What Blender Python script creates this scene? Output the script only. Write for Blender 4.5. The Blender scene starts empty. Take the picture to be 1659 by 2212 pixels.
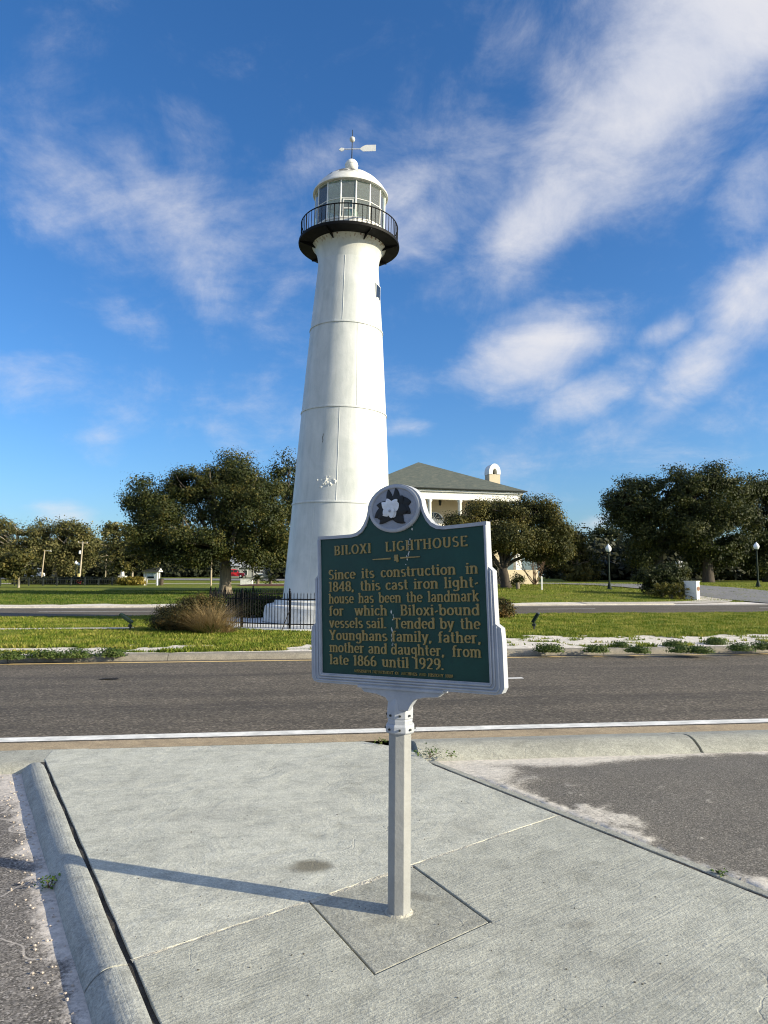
import bpy, bmesh, math, random
import numpy as np
from mathutils import Vector, Matrix, noise as mnoise

S = bpy.context.scene
COL = S.collection
R = math.radians
random.seed(7)
RNG = np.random.default_rng(11)

# ------------------------------------------------------------------ camera
CAM_H = 1.65
PX_F, PX_CX, PX_CY = 1533.0, 829.5, 1106.0          # survey units: a 1659 x 2212 copy of the view
TILT = math.atan(141.0 / PX_F)
cam_d = bpy.data.cameras.new('camera')
cam = bpy.data.objects.new('camera', cam_d)
COL.objects.link(cam)
cam.location = (0, 0, CAM_H)
cam.rotation_euler = (math.pi / 2 + TILT, 0, 0)
cam_d.sensor_fit = 'VERTICAL'
cam_d.sensor_height = 34.6
cam_d.lens = 34.6 * PX_F / 2212.0
cam_d.clip_start = 0.05
cam_d.clip_end = 6000
S.camera = cam

# ------------------------------------------------------------------ light and exposure
SUN_DIR = Vector((0.949 * math.cos(R(19)), -0.315 * math.cos(R(19)), math.sin(R(19)))).normalized()
SUN_ROT = math.atan2(SUN_DIR.x, SUN_DIR.y)
sun_d = bpy.data.lights.new('sun', 'SUN')
sun_d.energy = 4.6
sun_d.angle = R(0.53)
sun_d.color = (1.0, 0.89, 0.655)
sun = bpy.data.objects.new('sun', sun_d)
COL.objects.link(sun)
sun.rotation_euler = (-SUN_DIR).to_track_quat('-Z', 'Y').to_euler()
sun.location = (30, -10, 40)
S.view_settings.view_transform = 'Standard'
S.view_settings.look = 'None'
S.view_settings.gamma = 1.0
S.view_settings.exposure = 0.85
S.view_settings.use_curve_mapping = False
S.cycles.filter_width = 1.1


class NT:
    """short node-tree writer"""
    def __init__(self, tree):
        self.t = tree
        tree.nodes.clear()

    def n(self, kind, ins=None, **props):
        nd = self.t.nodes.new(kind)
        for k, v in props.items():
            setattr(nd, k, v)
        for k, v in (ins or {}).items():
            s = nd.inputs[k]
            if isinstance(v, bpy.types.NodeSocket):
                self.t.links.new(v, s)
            else:
                s.default_value = v
        return nd

    def link(self, a, b):
        self.t.links.new(a, b)

    def math(self, op, a, b=0.0, clamp=False):
        return self.n('ShaderNodeMath', {0: a, 1: b}, operation=op, use_clamp=clamp).outputs[0]

    def mix(self, fac, a, b, mode='MIX'):
        nd = self.n('ShaderNodeMix', {0: fac, 6: a, 7: b}, data_type='RGBA', blend_type=mode)
        return nd.outputs[2]

    def ramp(self, fac, stops, interp='LINEAR'):
        nd = self.n('ShaderNodeValToRGB', {0: fac})
        cr = nd.color_ramp
        cr.interpolation = interp
        while len(cr.elements) < len(stops):
            cr.elements.new(0.5)
        for e, (p, c) in zip(cr.elements, stops):
            e.position = p
            e.color = c if len(c) == 4 else (*c, 1)
        return nd.outputs[0]

    def rng(self, v, a, b, c=0.0, d=1.0, smooth=True):
        nd = self.n('ShaderNodeMapRange', {0: v, 1: a, 2: b, 3: c, 4: d},
                    interpolation_type='SMOOTHSTEP' if smooth else 'LINEAR', clamp=True)
        return nd.outputs[0]

    def noise(self, vec, scale, detail=4, rough=0.55, dist=0.0):
        return self.n('ShaderNodeTexNoise', {'Vector': vec, 'Scale': scale, 'Detail': detail,
                                            'Roughness': rough, 'Distortion': dist}).outputs[0]

    def turn(self, vec, rot, scale):
        return self.mapping(self.mapping(vec, rot=(0, 0, rot)), scale=scale)

    def mapping(self, vec, loc=(0, 0, 0), rot=(0, 0, 0), scale=(1, 1, 1), kind='POINT'):
        return self.n('ShaderNodeMapping', {0: vec, 1: loc, 2: rot, 3: scale}, vector_type=kind).outputs[0]


def view_dir(u, v):
    x = (u - PX_CX) / PX_F
    y = (PX_CY - v) / PX_F
    return Vector((x, math.cos(TILT) - y * math.sin(TILT), math.sin(TILT) + y * math.cos(TILT)))


# ------------------------------------------------------------------ sky with its clouds
world = bpy.data.worlds.new('World')
S.world = world
world.use_nodes = True
W = NT(world.node_tree)
w_dir = W.n('ShaderNodeTexCoord').outputs['Generated']
sky = W.n('ShaderNodeTexSky')
sky.sky_type = 'NISHITA'
sky.sun_disc = False
sky.sun_elevation = R(19)
sky.sun_rotation = SUN_ROT
sky.altitude = 0
sky.air_density = 1.0
sky.dust_density = 1.25
sky.ozone_density = 2.2
sky_col = W.mix(1.0, sky.outputs[0], (0.63, 0.80, 1.04, 1), 'MULTIPLY')
hsv = W.n('ShaderNodeHueSaturation', {'Color': sky_col, 'Saturation': 1.12, 'Value': 1.0})
sky_col = hsv.outputs[0]
# cloud banks: each a soft ellipsoid round a direction, broken up by two layers of noise
CLOUDS = [  # u, v, half-length, half-width, turn in degrees, weight
    (1480, 110, 540, 225, 40, 1.08), (1600, 60, 300, 200, 35, .95), (1190, 440, 260, 110, 42, .85),
    (1120, 520, 150, 70, 10, .62), (1150, 770, 200, 95, 14, .98), (1270, 855, 160, 66, 28, .76),
    (1640, 640, 130, 105, 60, .86), (1500, 810, 185, 76, 42, .72), (1430, 720, 70, 35, 20, .55),
    (430, 560, 190, 120, -50, .58), (350, 440, 230, 80, -55, .44), (300, 700, 130, 60, -30, .40),
    (110, 330, 310, 120, 75, .34), (600, 640, 130, 40, 35, .4), (870, 400, 150, 70, 20, .62),
    (690, 340, 190, 60, 25, .45), (885, 925, 70, 26, 0, .62), (145, 1108, 75, 34, 0, .60),
    (490, 940, 100, 52, -20, .46), (225, 950, 60, 60, 80, .42), (20, 820, 90, 60, 20, .34),
    (1640, 400, 90, 160, 10, .5), (1290, 1130, 60, 24, 10, .55), (950, 620, 200, 60, 20, .32),
    (230, 330, 420, 300, 20, .26), (470, 540, 400, 240, -30, .32), (930, 420, 380, 190, 20, .44), (560, 880, 520, 120, 5, .30), (1350, 950, 480, 130, 10, .32), (1100, 200, 330, 240, 40, .22)]
total = None
for (u, v, a, b, turn, wt) in CLOUDS:
    d = view_dir(u, v)
    L = d.length
    d = d / L
    m = W.mapping(w_dir, loc=d, rot=(0, -R(turn), 0), scale=(a / PX_F / L, 0.5 * (a + b) / PX_F / L + .05, b / PX_F / L), kind='TEXTURE')
    ln = W.n('ShaderNodeVectorMath', {0: m}, operation='LENGTH').outputs['Value']
    blob = W.math('MULTIPLY', W.rng(ln, 1.5, 0.0), wt)
    total = blob if total is None else W.math('MAXIMUM', total, blob)
# plane-like coordinates so that the wisps stretch towards the horizon, everywhere on the dome
sep = W.n('ShaderNodeSeparateXYZ', {0: w_dir})
den = W.math('ADD', W.math('MAXIMUM', sep.outputs[2], 0.0), 0.42)
pl = W.n('ShaderNodeCombineXYZ', {0: W.math('DIVIDE', sep.outputs[0], den), 1: W.math('DIVIDE', sep.outputs[1], den), 2: 0.0}).outputs[0]
plm = W.mapping(pl, rot=(0, 0, R(35)), scale=(2.2, 2.9, 1))
n1 = W.noise(plm, 1.9, 9, 0.62, 0.55)
n2 = W.noise(W.mapping(pl, loc=(3.1, 1.7, 0), rot=(0, 0, R(35)), scale=(1.0, 1.5, 1)), 7.0, 6, 0.55, 0.1)
n3 = W.noise(W.mapping(w_dir, scale=(1, 1, 1.25)), 7.5, 11, 0.68, 0.35)
n = W.math('ADD', W.math('ADD', W.math('MULTIPLY', n1, 0.38), W.math('MULTIPLY', n2, 0.17)), W.math('MULTIPLY', n3, 0.45))
n = W.math('ADD', W.math('MULTIPLY', W.math('SUBTRACT', n, 0.5), 1.18), 0.5)
n = W.rng(n, 0.30, 0.70, 0.0, 1.0, False)
# the same thin broken cloud carries on over the rest of the dome
base = W.math('MULTIPLY', W.rng(W.noise(pl, 0.45, 2, 0.5), 0.50, 0.72), 0.40)
# broken cloud added over the unseen dome to whiten and lift the ambient light
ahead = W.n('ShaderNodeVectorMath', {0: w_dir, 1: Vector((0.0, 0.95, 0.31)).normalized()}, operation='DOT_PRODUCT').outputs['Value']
fill_cloud = W.rng(W.noise(W.mapping(w_dir, loc=(4.0, 2.0, 7.0)), 2.2, 3, 0.5), 0.36, 0.60)
base = W.math('MAXIMUM', base, W.math('MULTIPLY', W.math('MULTIPLY', fill_cloud, 1.02), W.rng(ahead, 0.74, 0.52)))
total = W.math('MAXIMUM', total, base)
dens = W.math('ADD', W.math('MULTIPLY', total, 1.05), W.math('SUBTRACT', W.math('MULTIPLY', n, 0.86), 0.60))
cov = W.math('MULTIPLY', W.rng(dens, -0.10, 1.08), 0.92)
cloud_rgb = W.ramp(n1, [(0.3, (0.86, 0.90, 1.0)), (0.7, (1.06, 1.05, 1.06))])
cloud_col = W.mix(1.0, cloud_rgb, (4.3, 4.3, 4.4, 1), 'MULTIPLY')
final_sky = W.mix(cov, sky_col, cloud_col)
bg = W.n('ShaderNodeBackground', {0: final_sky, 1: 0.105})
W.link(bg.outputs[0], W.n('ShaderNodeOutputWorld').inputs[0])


# ------------------------------------------------------------------ survey helpers
def at(u, v, Y):
    d = view_dir(u, v)
    p = d * (Y / d.y)
    return Vector((p.x, p.y, p.z + CAM_H))


def gnd(u, v, z=0.0):
    d = view_dir(u, v)
    k = (z - CAM_H) / d.z
    return Vector((d.x * k, d.y * k, z))


ROAD_A = R(6.8)
CA, SA = math.cos(ROAD_A), math.sin(ROAD_A)


def rd(s, q, z=0.0):
    """along the highway, across it -> world"""
    return Vector((s * CA - q * SA, s * SA + q * CA, z))


def to_sq(x, y):
    return x * CA + y * SA, -x * SA + y * CA


def ss(a, b, x):
    t = max(0.0, min(1.0, (x - a) / (b - a)))
    return t * t * (3 - 2 * t)


def hill(x, y):
    s, q = to_sq(x, y)
    left = 0.30 * ss(42, 110, q) + 1.25 * ss(115, 165, q)
    right = 0.92 * ss(40, 62, q) + 0.45 * ss(64, 110, q)
    w = ss(-6, 9, x)
    return 0.06 * ss(30, 42, q) + left * (1 - w) + right * w


def spot(u, Y, dz=0.0):
    """the point on the ground at depth Y under image column u"""
    x = at(u, 1247, Y).x
    return Vector((x, Y, hill(x, Y) + dz))


def fbm(x, y, sc, octv=4, seed=0.0):
    return mnoise.fractal(Vector((x * sc + seed, y * sc - seed, seed * 1.7)), 0.6, 2.0, octv)


# ------------------------------------------------------------------ mesh and object helpers
class MB:
    def __init__(self):
        self.v = []
        self.f = []

    def add(self, vs, fs):
        o = len(self.v)
        self.v += [tuple(p) for p in vs]
        self.f += [tuple(i + o for i in f) for f in fs]
        return self

    def box(self, x0, x1, y0, y1, z0, z1, M=None):
        vs = [Vector(p) for p in ((x0, y0, z0), (x1, y0, z0), (x1, y1, z0), (x0, y1, z0), (x0, y0, z1), (x1, y0, z1), (x1, y1, z1), (x0, y1, z1))]
        if M:
            vs = [M @ p for p in vs]
        return self.add(vs, [(0, 3, 2, 1), (4, 5, 6, 7), (0, 1, 5, 4), (1, 2, 6, 5), (2, 3, 7, 6), (3, 0, 4, 7)])

    def tube(self, pts, rad, n=8, cap=True, phase=0.0):
        pts = [Vector(p) for p in pts]
        if not hasattr(rad, '__len__'):
            rad = [rad] * len(pts)
        rings = []
        up = None
        for i, p in enumerate(pts):
            t = (pts[min(i + 1, len(pts) - 1)] - pts[max(i - 1, 0)]).normalized()
            if up is None:
                a = Vector((0, 1, 0)) if abs(t.z) > .9 else Vector((0, 0, 1))
            else:
                a = up
            x = a.cross(t).normalized()
            y = t.cross(x).normalized()
            up = y
            rings.append([p + (x * math.cos(k * 2 * math.pi / n + phase) + y * math.sin(k * 2 * math.pi / n + phase)) * rad[i] for k in range(n)])
        vs = [p for r in rings for p in r]
        fs = []
        for i in range(len(pts) - 1):
            for k in range(n):
                a, b = i * n + k, i * n + (k + 1) % n
                fs.append((a, b, b + n, a + n))
        if cap:
            fs.append(tuple(range(n))[::-1])
            fs.append(tuple((len(pts) - 1) * n + k for k in range(n)))
        return self.add(vs, fs)

    def lathe(self, prof, n=32, c=(0, 0), a0=0.0, a1=None, capb=False, capt=False):
        full = a1 is None
        a1 = a0 + 2 * math.pi if full else a1
        m = n if full else n + 1
        vs = []
        for (r, z) in prof:
            for k in range(m):
                a = a0 + (a1 - a0) * k / n
                vs.append((c[0] + r * math.cos(a), c[1] + r * math.sin(a), z))
        fs = []
        for i in range(len(prof) - 1):
            for k in range(n):
                a, b = i * m + k, i * m + (k + 1) % m
                fs.append((a, b, b + m, a + m))
        if capb:
            fs.append(tuple(range(m))[::-1])
        if capt:
            fs.append(tuple((len(prof) - 1) * m + k for k in range(m)))
        return self.add(vs, fs)

    def prism(self, poly, z0, z1, M=None):
        """polygon in xy extruded along z"""
        n = len(poly)
        vs = [Vector((p[0], p[1], z0)) for p in poly] + [Vector((p[0], p[1], z1)) for p in poly]
        if M:
            vs = [M @ p for p in vs]
        fs = [tuple(range(n))[::-1], tuple(range(n, 2 * n))] + [(i, (i + 1) % n, (i + 1) % n + n, i + n) for i in range(n)]
        return self.add(vs, fs)

    def ball(self, c, r, seg=12, rings=8, sq=(1, 1, 1)):
        prof = []
        vs = [(c[0], c[1], c[2] - r * sq[2])]
        for i in range(1, rings):
            a = -math.pi / 2 + math.pi * i / rings
            for k in range(seg):
                b = 2 * math.pi * k / seg
                vs.append((c[0] + r * sq[0] * math.cos(a) * math.cos(b), c[1] + r * sq[1] * math.cos(a) * math.sin(b), c[2] + r * sq[2] * math.sin(a)))
        vs.append((c[0], c[1], c[2] + r * sq[2]))
        fs = [(0, 1 + (k + 1) % seg, 1 + k) for k in range(seg)]
        for i in range(rings - 2):
            for k in range(seg):
                a, b = 1 + i * seg + k, 1 + i * seg + (k + 1) % seg
                fs.append((a, b, b + seg, a + seg))
        L = len(vs) - 1
        o = 1 + (rings - 2) * seg
        fs += [(L, o + k, o + (k + 1) % seg) for k in range(seg)]
        return self.add(vs, fs)

    def build(self, name, mat, parent=None, smooth=False, bevel=0.0, angle=None):
        me = bpy.data.meshes.new(name)
        me.from_pydata(self.v, [], self.f)
        bm = bmesh.new()
        bm.from_mesh(me)
        bmesh.ops.recalc_face_normals(bm, faces=bm.faces)
        if bevel > 0:
            es = [e for e in bm.edges if len(e.link_faces) == 2 and e.calc_face_angle(0) > 0.5]
            bmesh.ops.bevel(bm, geom=es, offset=bevel, segments=2, profile=0.6, affect='EDGES', clamp_overlap=True)
        bm.to_mesh(me)
        bm.free()
        if smooth:
            me.shade_smooth()
            if angle:
                me.set_sharp_from_angle(angle=R(angle))
        return link(name, me, mat, parent)


def link(name, me, mat, parent=None):
    o = bpy.data.objects.new(name, me)
    COL.objects.link(o)
    if mat is not None:
        if len(me.materials) == 0:
            me.materials.append(mat)
    if parent is not None:
        o.parent = parent
    return o


def thing(name, label, cat, loc=(0, 0, 0), rot=(0, 0, 0), group=None):
    o = bpy.data.objects.new(name, None)
    o.empty_display_size = 0.2
    COL.objects.link(o)
    o.location = loc
    o.rotation_euler = rot
    return tag(o, label, cat, group)


def tag(o, label=None, cat=None, group=None, kind=None):
    for k, v in (('label', label), ('category', cat), ('group', group), ('kind', kind)):
        if v:
            o[k] = v
    return o


def copy_tree(o, parent=None):
    c = o.copy()
    COL.objects.link(c)
    c.parent = parent
    for ch in [x for x in o.children]:
        copy_tree(ch, c)
    return c


def grid_sheet(name, mat, s0, s1, q0, q1, ds, dq, fz, attr=None, parent=None, frame=rd):
    """a sheet in road coordinates with height fz(x, y) and an optional per-vertex value"""
    ns, nq = max(1, int(round((s1 - s0) / ds))), max(1, int(round((q1 - q0) / dq)))
    vs, vals = [], []
    for j in range(nq + 1):
        for i in range(ns + 1):
            p = frame(s0 + (s1 - s0) * i / ns, q0 + (q1 - q0) * j / nq)
            vs.append((p.x, p.y, fz(p.x, p.y)))
            if attr:
                vals.append(attr(p.x, p.y))
    fs = [(j * (ns + 1) + i, j * (ns + 1) + i + 1, (j + 1) * (ns + 1) + i + 1, (j + 1) * (ns + 1) + i) for j in range(nq) for i in range(ns)]
    me = bpy.data.meshes.new(name)
    me.from_pydata(vs, [], fs)
    if attr:
        a = me.attributes.new('cover', 'FLOAT', 'POINT')
        a.data.foreach_set('value', vals)
    me.shade_smooth()
    return link(name, me, mat, parent)


# ------------------------------------------------------------------ materials
def principled(name):
    m = bpy.data.materials.new(name)
    m.use_nodes = True
    t = NT(m.node_tree)
    b = t.n('ShaderNodeBsdfPrincipled')
    t.link(b.outputs[0], t.n('ShaderNodeOutputMaterial').inputs[0])
    pos = t.n('ShaderNodeTexCoord').outputs['Object']
    return m, t, b, pos


def simple(name, col, rough=0.6, var=0.12, scale=3.0, bump=0.0, bscale=20.0, metal=0.0, spec=0.4, stretch=(1, 1, 1)):
    m, t, b, pos = principled(name)
    vec = t.mapping(pos, scale=stretch)
    nz = t.noise(vec, scale, 5, 0.6)
    lo = tuple(c * (1 - var) for c in col)
    hi = tuple(min(1, c * (1 + var)) for c in col)
    t.link(t.ramp(nz, [(0.3, lo), (0.7, hi)]), b.inputs['Base Color'])
    b.inputs['Roughness'].default_value = rough
    b.inputs['Metallic'].default_value = metal
    b.inputs['Specular IOR Level'].default_value = spec
    if bump:
        bn = t.n('ShaderNodeBump', {'Height': t.noise(vec, bscale, 4, 0.6), 'Strength': bump, 'Distance': 0.02})
        t.link(bn.outputs[0], b.inputs['Normal'])
    return m


def mat_concrete(name, col, broom=0.0, broom_rot=0.0, stains=(), curl=0.45):
    m, t, b, pos = principled(name)
    big = t.noise(pos, 0.9, 5, 0.6, 0.4)
    mid = t.noise(pos, 6.0, 6, 0.65, 0.3)
    fine = t.noise(pos, 90.0, 3, 0.7)
    c = t.ramp(big, [(0.3, tuple(x * 0.86 for x in col)), (0.7, tuple(x * 1.10 for x in col))])
    c = t.mix(0.45, c, t.ramp(mid, [(0.32, (0.30, 0.30, 0.29)), (0.5, (0.5, 0.5, 0.5)), (0.70, (0.66, 0.65, 0.63))]), 'OVERLAY')
    c = t.mix(0.45, c, t.ramp(fine, [(0.28, (0.16, 0.16, 0.16)), (0.72, (0.84, 0.84, 0.84))]), 'OVERLAY')
    grit = t.noise(pos, 34.0, 6, 0.75, 0.4)
    c = t.mix(0.30, c, t.ramp(grit, [(0.34, (0.22, 0.22, 0.21)), (0.5, (0.5, 0.5, 0.5)), (0.66, (0.78, 0.78, 0.76))]), 'OVERLAY')
    # trowel swirls: long bent ridges
    swirl = t.noise(pos, 1.5, 4, 0.55, 2.2)
    # long swept smears left by the finishing trowel
    sw = t.noise(t.turn(pos, broom_rot + 0.25, (0.9, 4.5, 1)), 1.9, 5, 0.65, 1.6)
    c = t.mix(0.22, c, t.ramp(sw, [(0.34, (0.32, 0.32, 0.32)), (0.64, (0.64, 0.64, 0.62))]), 'OVERLAY')
    # dark pits
    vor = t.n('ShaderNodeTexVoronoi', {'Vector': pos, 'Scale': 11.0, 'Randomness': 1.0}).outputs['Distance']
    pit = t.math('MULTIPLY', t.rng(vor, 0.075, 0.03), t.rng(t.noise(pos, 3.0, 2), 0.50, 0.58))
    c = t.mix(t.math('MULTIPLY', pit, 0.5), c, (0.09, 0.085, 0.08, 1))
    # thin meandering hairline cracks and scrapes
    wv = t.n('ShaderNodeTexVoronoi', {'Vector': t.n('ShaderNodeVectorMath', {0: pos, 1: t.n('ShaderNodeTexNoise', {'Vector': pos, 'Scale': 1.7, 'Detail': 4}).outputs[1]}, operation='ADD').outputs[0],
                                     'Scale': 1.0}, feature='DISTANCE_TO_EDGE').outputs['Distance']
    crk = t.math('MULTIPLY', t.rng(wv, 0.010, 0.002), t.rng(t.noise(pos, 0.8, 2), 0.52, 0.60))
    c = t.mix(t.math('MULTIPLY', crk, 0.20), c, (0.16, 0.155, 0.15, 1))
    for (x, y, rx, ry, rot, k, sc) in stains:
        mm = t.mapping(pos, loc=(x, y, 0), rot=(0, 0, rot), scale=(rx, ry, 1), kind='TEXTURE')
        sepm = t.n('ShaderNodeSeparateXYZ', {0: mm})
        flat = t.n('ShaderNodeCombineXYZ', {0: sepm.outputs[0], 1: sepm.outputs[1]}).outputs[0]
        ln = t.n('ShaderNodeVectorMath', {0: flat}, operation='LENGTH').outputs['Value']
        ln = t.math('ADD', ln, t.math('MULTIPLY', t.math('SUBTRACT', mid, 0.5), 0.8))
        c = t.mix(t.math('MULTIPLY', t.rng(ln, 1.1, 0.35), k), c, (*sc, 1))
    t.link(c, b.inputs['Base Color'])
    b.inputs['Roughness'].default_value = 0.88
    b.inputs['Specular IOR Level'].default_value = 0.25
    h = t.math('ADD', t.math('MULTIPLY', mid, 0.5), t.math('MULTIPLY', fine, 0.22))
    h = t.math('ADD', h, t.math('MULTIPLY', grit, 0.30))
    h = t.math('ADD', h, t.math('MULTIPLY', swirl, curl))
    h = t.math('SUBTRACT', h, t.math('MULTIPLY', pit, 0.35))
    h = t.math('SUBTRACT', h, t.math('MULTIPLY', crk, 0.12))
    if broom:
        br = t.noise(t.turn(pos, broom_rot, (1.5, 80.0, 1)), 1.0, 3, 0.5)
        h = t.math('ADD', h, t.math('MULTIPLY', br, broom))
    bn = t.n('ShaderNodeBump', {'Height': h, 'Strength': 0.75, 'Distance': 0.016})
    t.link(bn.outputs[0], b.inputs['Normal'])
    return m


def mat_asphalt(name, col, sand=None, streak=False, grain=160.0, cover=False, contrast=0.5, cracks=0.0, tone=(0.52, 0.47, 0.40)):
    m, t, b, pos = principled(name)
    fine = t.n('ShaderNodeTexVoronoi', {'Vector': pos, 'Scale': grain, 'Randomness': 1.0}).outputs['Color']
    g = t.n('ShaderNodeSeparateColor', {0: fine}).outputs[0]
    big = t.noise(pos, 0.7, 5, 0.6)
    c = t.ramp(g, [(0.0, tuple(x * (1 - contrast) for x in col)), (0.6, col), (0.93, tuple(x * (1 + contrast) for x in col)), (1.0, tuple(x * (1 + 2.6 * contrast) for x in col))])
    c = t.mix(0.5, c, t.ramp(big, [(0.3, (0.36, 0.36, 0.36)), (0.7, (0.62, 0.61, 0.60))]), 'OVERLAY')
    if streak:      # tyre-polished paths along the carriageway
        rot = t.mapping(pos, rot=(0, 0, -ROAD_A))
        sp = t.n('ShaderNodeSeparateXYZ', {0: rot})
        st = t.noise(t.mapping(rot, scale=(0.05, 1.2, 1)), 1.3, 4, 0.6)
        c = t.mix(0.55, c, t.ramp(st, [(0.34, (0.33, 0.33, 0.34)), (0.62, (0.64, 0.63, 0.61))]), 'OVERLAY')
        wob = t.math('ADD', sp.outputs[1], t.math('MULTIPLY', t.math('SUBTRACT', t.noise(t.mapping(rot, scale=(0.25, 0.5, 1)), 1.0, 4, .7), 0.5), 0.5))
        for q0, wd, k in ((8.45, 0.25, 0.18), (9.65, 0.50, 0.55), (11.1, .22, .2), (12.6, 0.35, 0.36), (13.9, .2, .2), (31.5, .3, .3), (33.4, .3, .4), (36.5, .3, .3)):
            dd = t.math('ABSOLUTE', t.math('SUBTRACT', wob, q0))
            brk = t.noise(t.mapping(rot, scale=(0.9, 3.5, 1)), 1.0, 5, .7)
            c = t.mix(t.math('MULTIPLY', t.math('MULTIPLY', t.rng(dd, wd, 0.0), k), t.rng(brk, 0.3, 0.65)), c, (0.035, 0.032, 0.03, 1))
    if cracks:
        wv = t.n('ShaderNodeTexVoronoi', {'Vector': t.n('ShaderNodeVectorMath', {0: pos, 1: t.n('ShaderNodeTexNoise', {'Vector': pos, 'Scale': 1.1, 'Detail': 3}).outputs[1]}, operation='ADD').outputs[0],
                                         'Scale': 0.9}, feature='DISTANCE_TO_EDGE').outputs['Distance']
        c = t.mix(t.math('MULTIPLY', t.rng(wv, 0.012, 0.003), cracks), c, (*tone, 1))
    if cover:
        cv = t.n('ShaderNodeAttribute', attribute_name='cover').outputs['Fac']
        k = t.math('ADD', cv, t.math('MULTIPLY', t.math('SUBTRACT', t.noise(pos, 45.0, 6, 0.85), 0.5), 2.2))
        k = t.rng(k, 0.20, 1.0)
        sc = t.ramp(t.noise(pos, 22.0, 5, 0.7), [(0.3, tuple(x * 0.72 for x in tone)), (0.7, tuple(x * 1.18 for x in tone))])
        c = t.mix(k, c, sc)
    t.link(c, b.inputs['Base Color'])
    b.inputs['Roughness'].default_value = 0.9
    b.inputs['Specular IOR Level'].default_value = 0.25
    bn = t.n('ShaderNodeBump', {'Height': t.math('ADD', g, t.noise(pos, 30.0, 3)), 'Strength': 0.55, 'Distance': 0.006})
    t.link(bn.outputs[0], b.inputs['Normal'])
    return m


def mat_turf(name, cover=False, dry=0.5):
    m, t, b, pos = principled(name)
    big = t.noise(pos, 0.35, 5, 0.65)
    mid = t.noise(t.mapping(pos, scale=(1, 1.6, 1)), 2.6, 5, 0.65)
    fine = t.noise(pos, 26.0, 4, 0.7)
    c = t.ramp(mid, [(0.25, (0.075, 0.110, 0.012)), (0.5, (0.135, 0.170, 0.022)), (0.75, (0.22, 0.22, 0.045))])
    c = t.mix(t.math('MULTIPLY', t.rng(big, 0.45, 0.65), dry), c, (0.27, 0.22, 0.07, 1))
    c = t.mix(0.6, c, t.ramp(fine, [(0.25, (0.22, 0.22, 0.22)), (0.75, (0.74, 0.74, 0.7))]), 'OVERLAY')
    if cover:
        cv = t.n('ShaderNodeAttribute', attribute_name='cover').outputs['Fac']
        k = t.math('ADD', cv, t.math('MULTIPLY', t.math('SUBTRACT', t.noise(pos, 14.0, 4, 0.75), 0.5), 0.7))
        k = t.rng(k, 0.42, 0.60)
        sand = t.ramp(t.noise(pos, 9.0, 5, 0.7), [(0.3, (0.50, 0.45, 0.39)), (0.6, (0.82, 0.77, 0.70))])
        c = t.mix(k, c, sand)
    t.link(c, b.inputs['Base Color'])
    b.inputs['Roughness'].default_value = 0.95
    b.inputs['Specular IOR Level'].default_value = 0.1
    bn = t.n('ShaderNodeBump', {'Height': t.math('ADD', fine, mid), 'Strength': 0.8, 'Distance': 0.05})
    t.link(bn.outputs[0], b.inputs['Normal'])
    return m


def mat_leaf(name, stops, rough=0.6, trans=0.25, patch=0.6):
    """leaf colours vary from leaf to leaf"""
    m, t, b, pos = principled(name)
    r = t.n('ShaderNodeNewGeometry').outputs['Random Per Island']
    k = t.math('ADD', t.math('MULTIPLY', r, 0.5), t.math('MULTIPLY', t.rng(t.noise(pos, patch, 4, 0.65), 0.3, 0.7), 0.5))
    c = t.ramp(k, stops)
    t.link(c, b.inputs['Base Color'])
    b.inputs['Roughness'].default_value = rough
    b.inputs['Specular IOR Level'].default_value = 0.25
    if trans:
        tr = t.n('ShaderNodeBsdfTranslucent', {'Color': c})
        mx = t.n('ShaderNodeMixShader', {0: trans, 1: b.outputs[0], 2: tr.outputs[0]})
        out = [x for x in t.t.nodes if x.bl_idname == 'ShaderNodeOutputMaterial'][0]
        t.link(mx.outputs[0], out.inputs[0])
    return m


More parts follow.
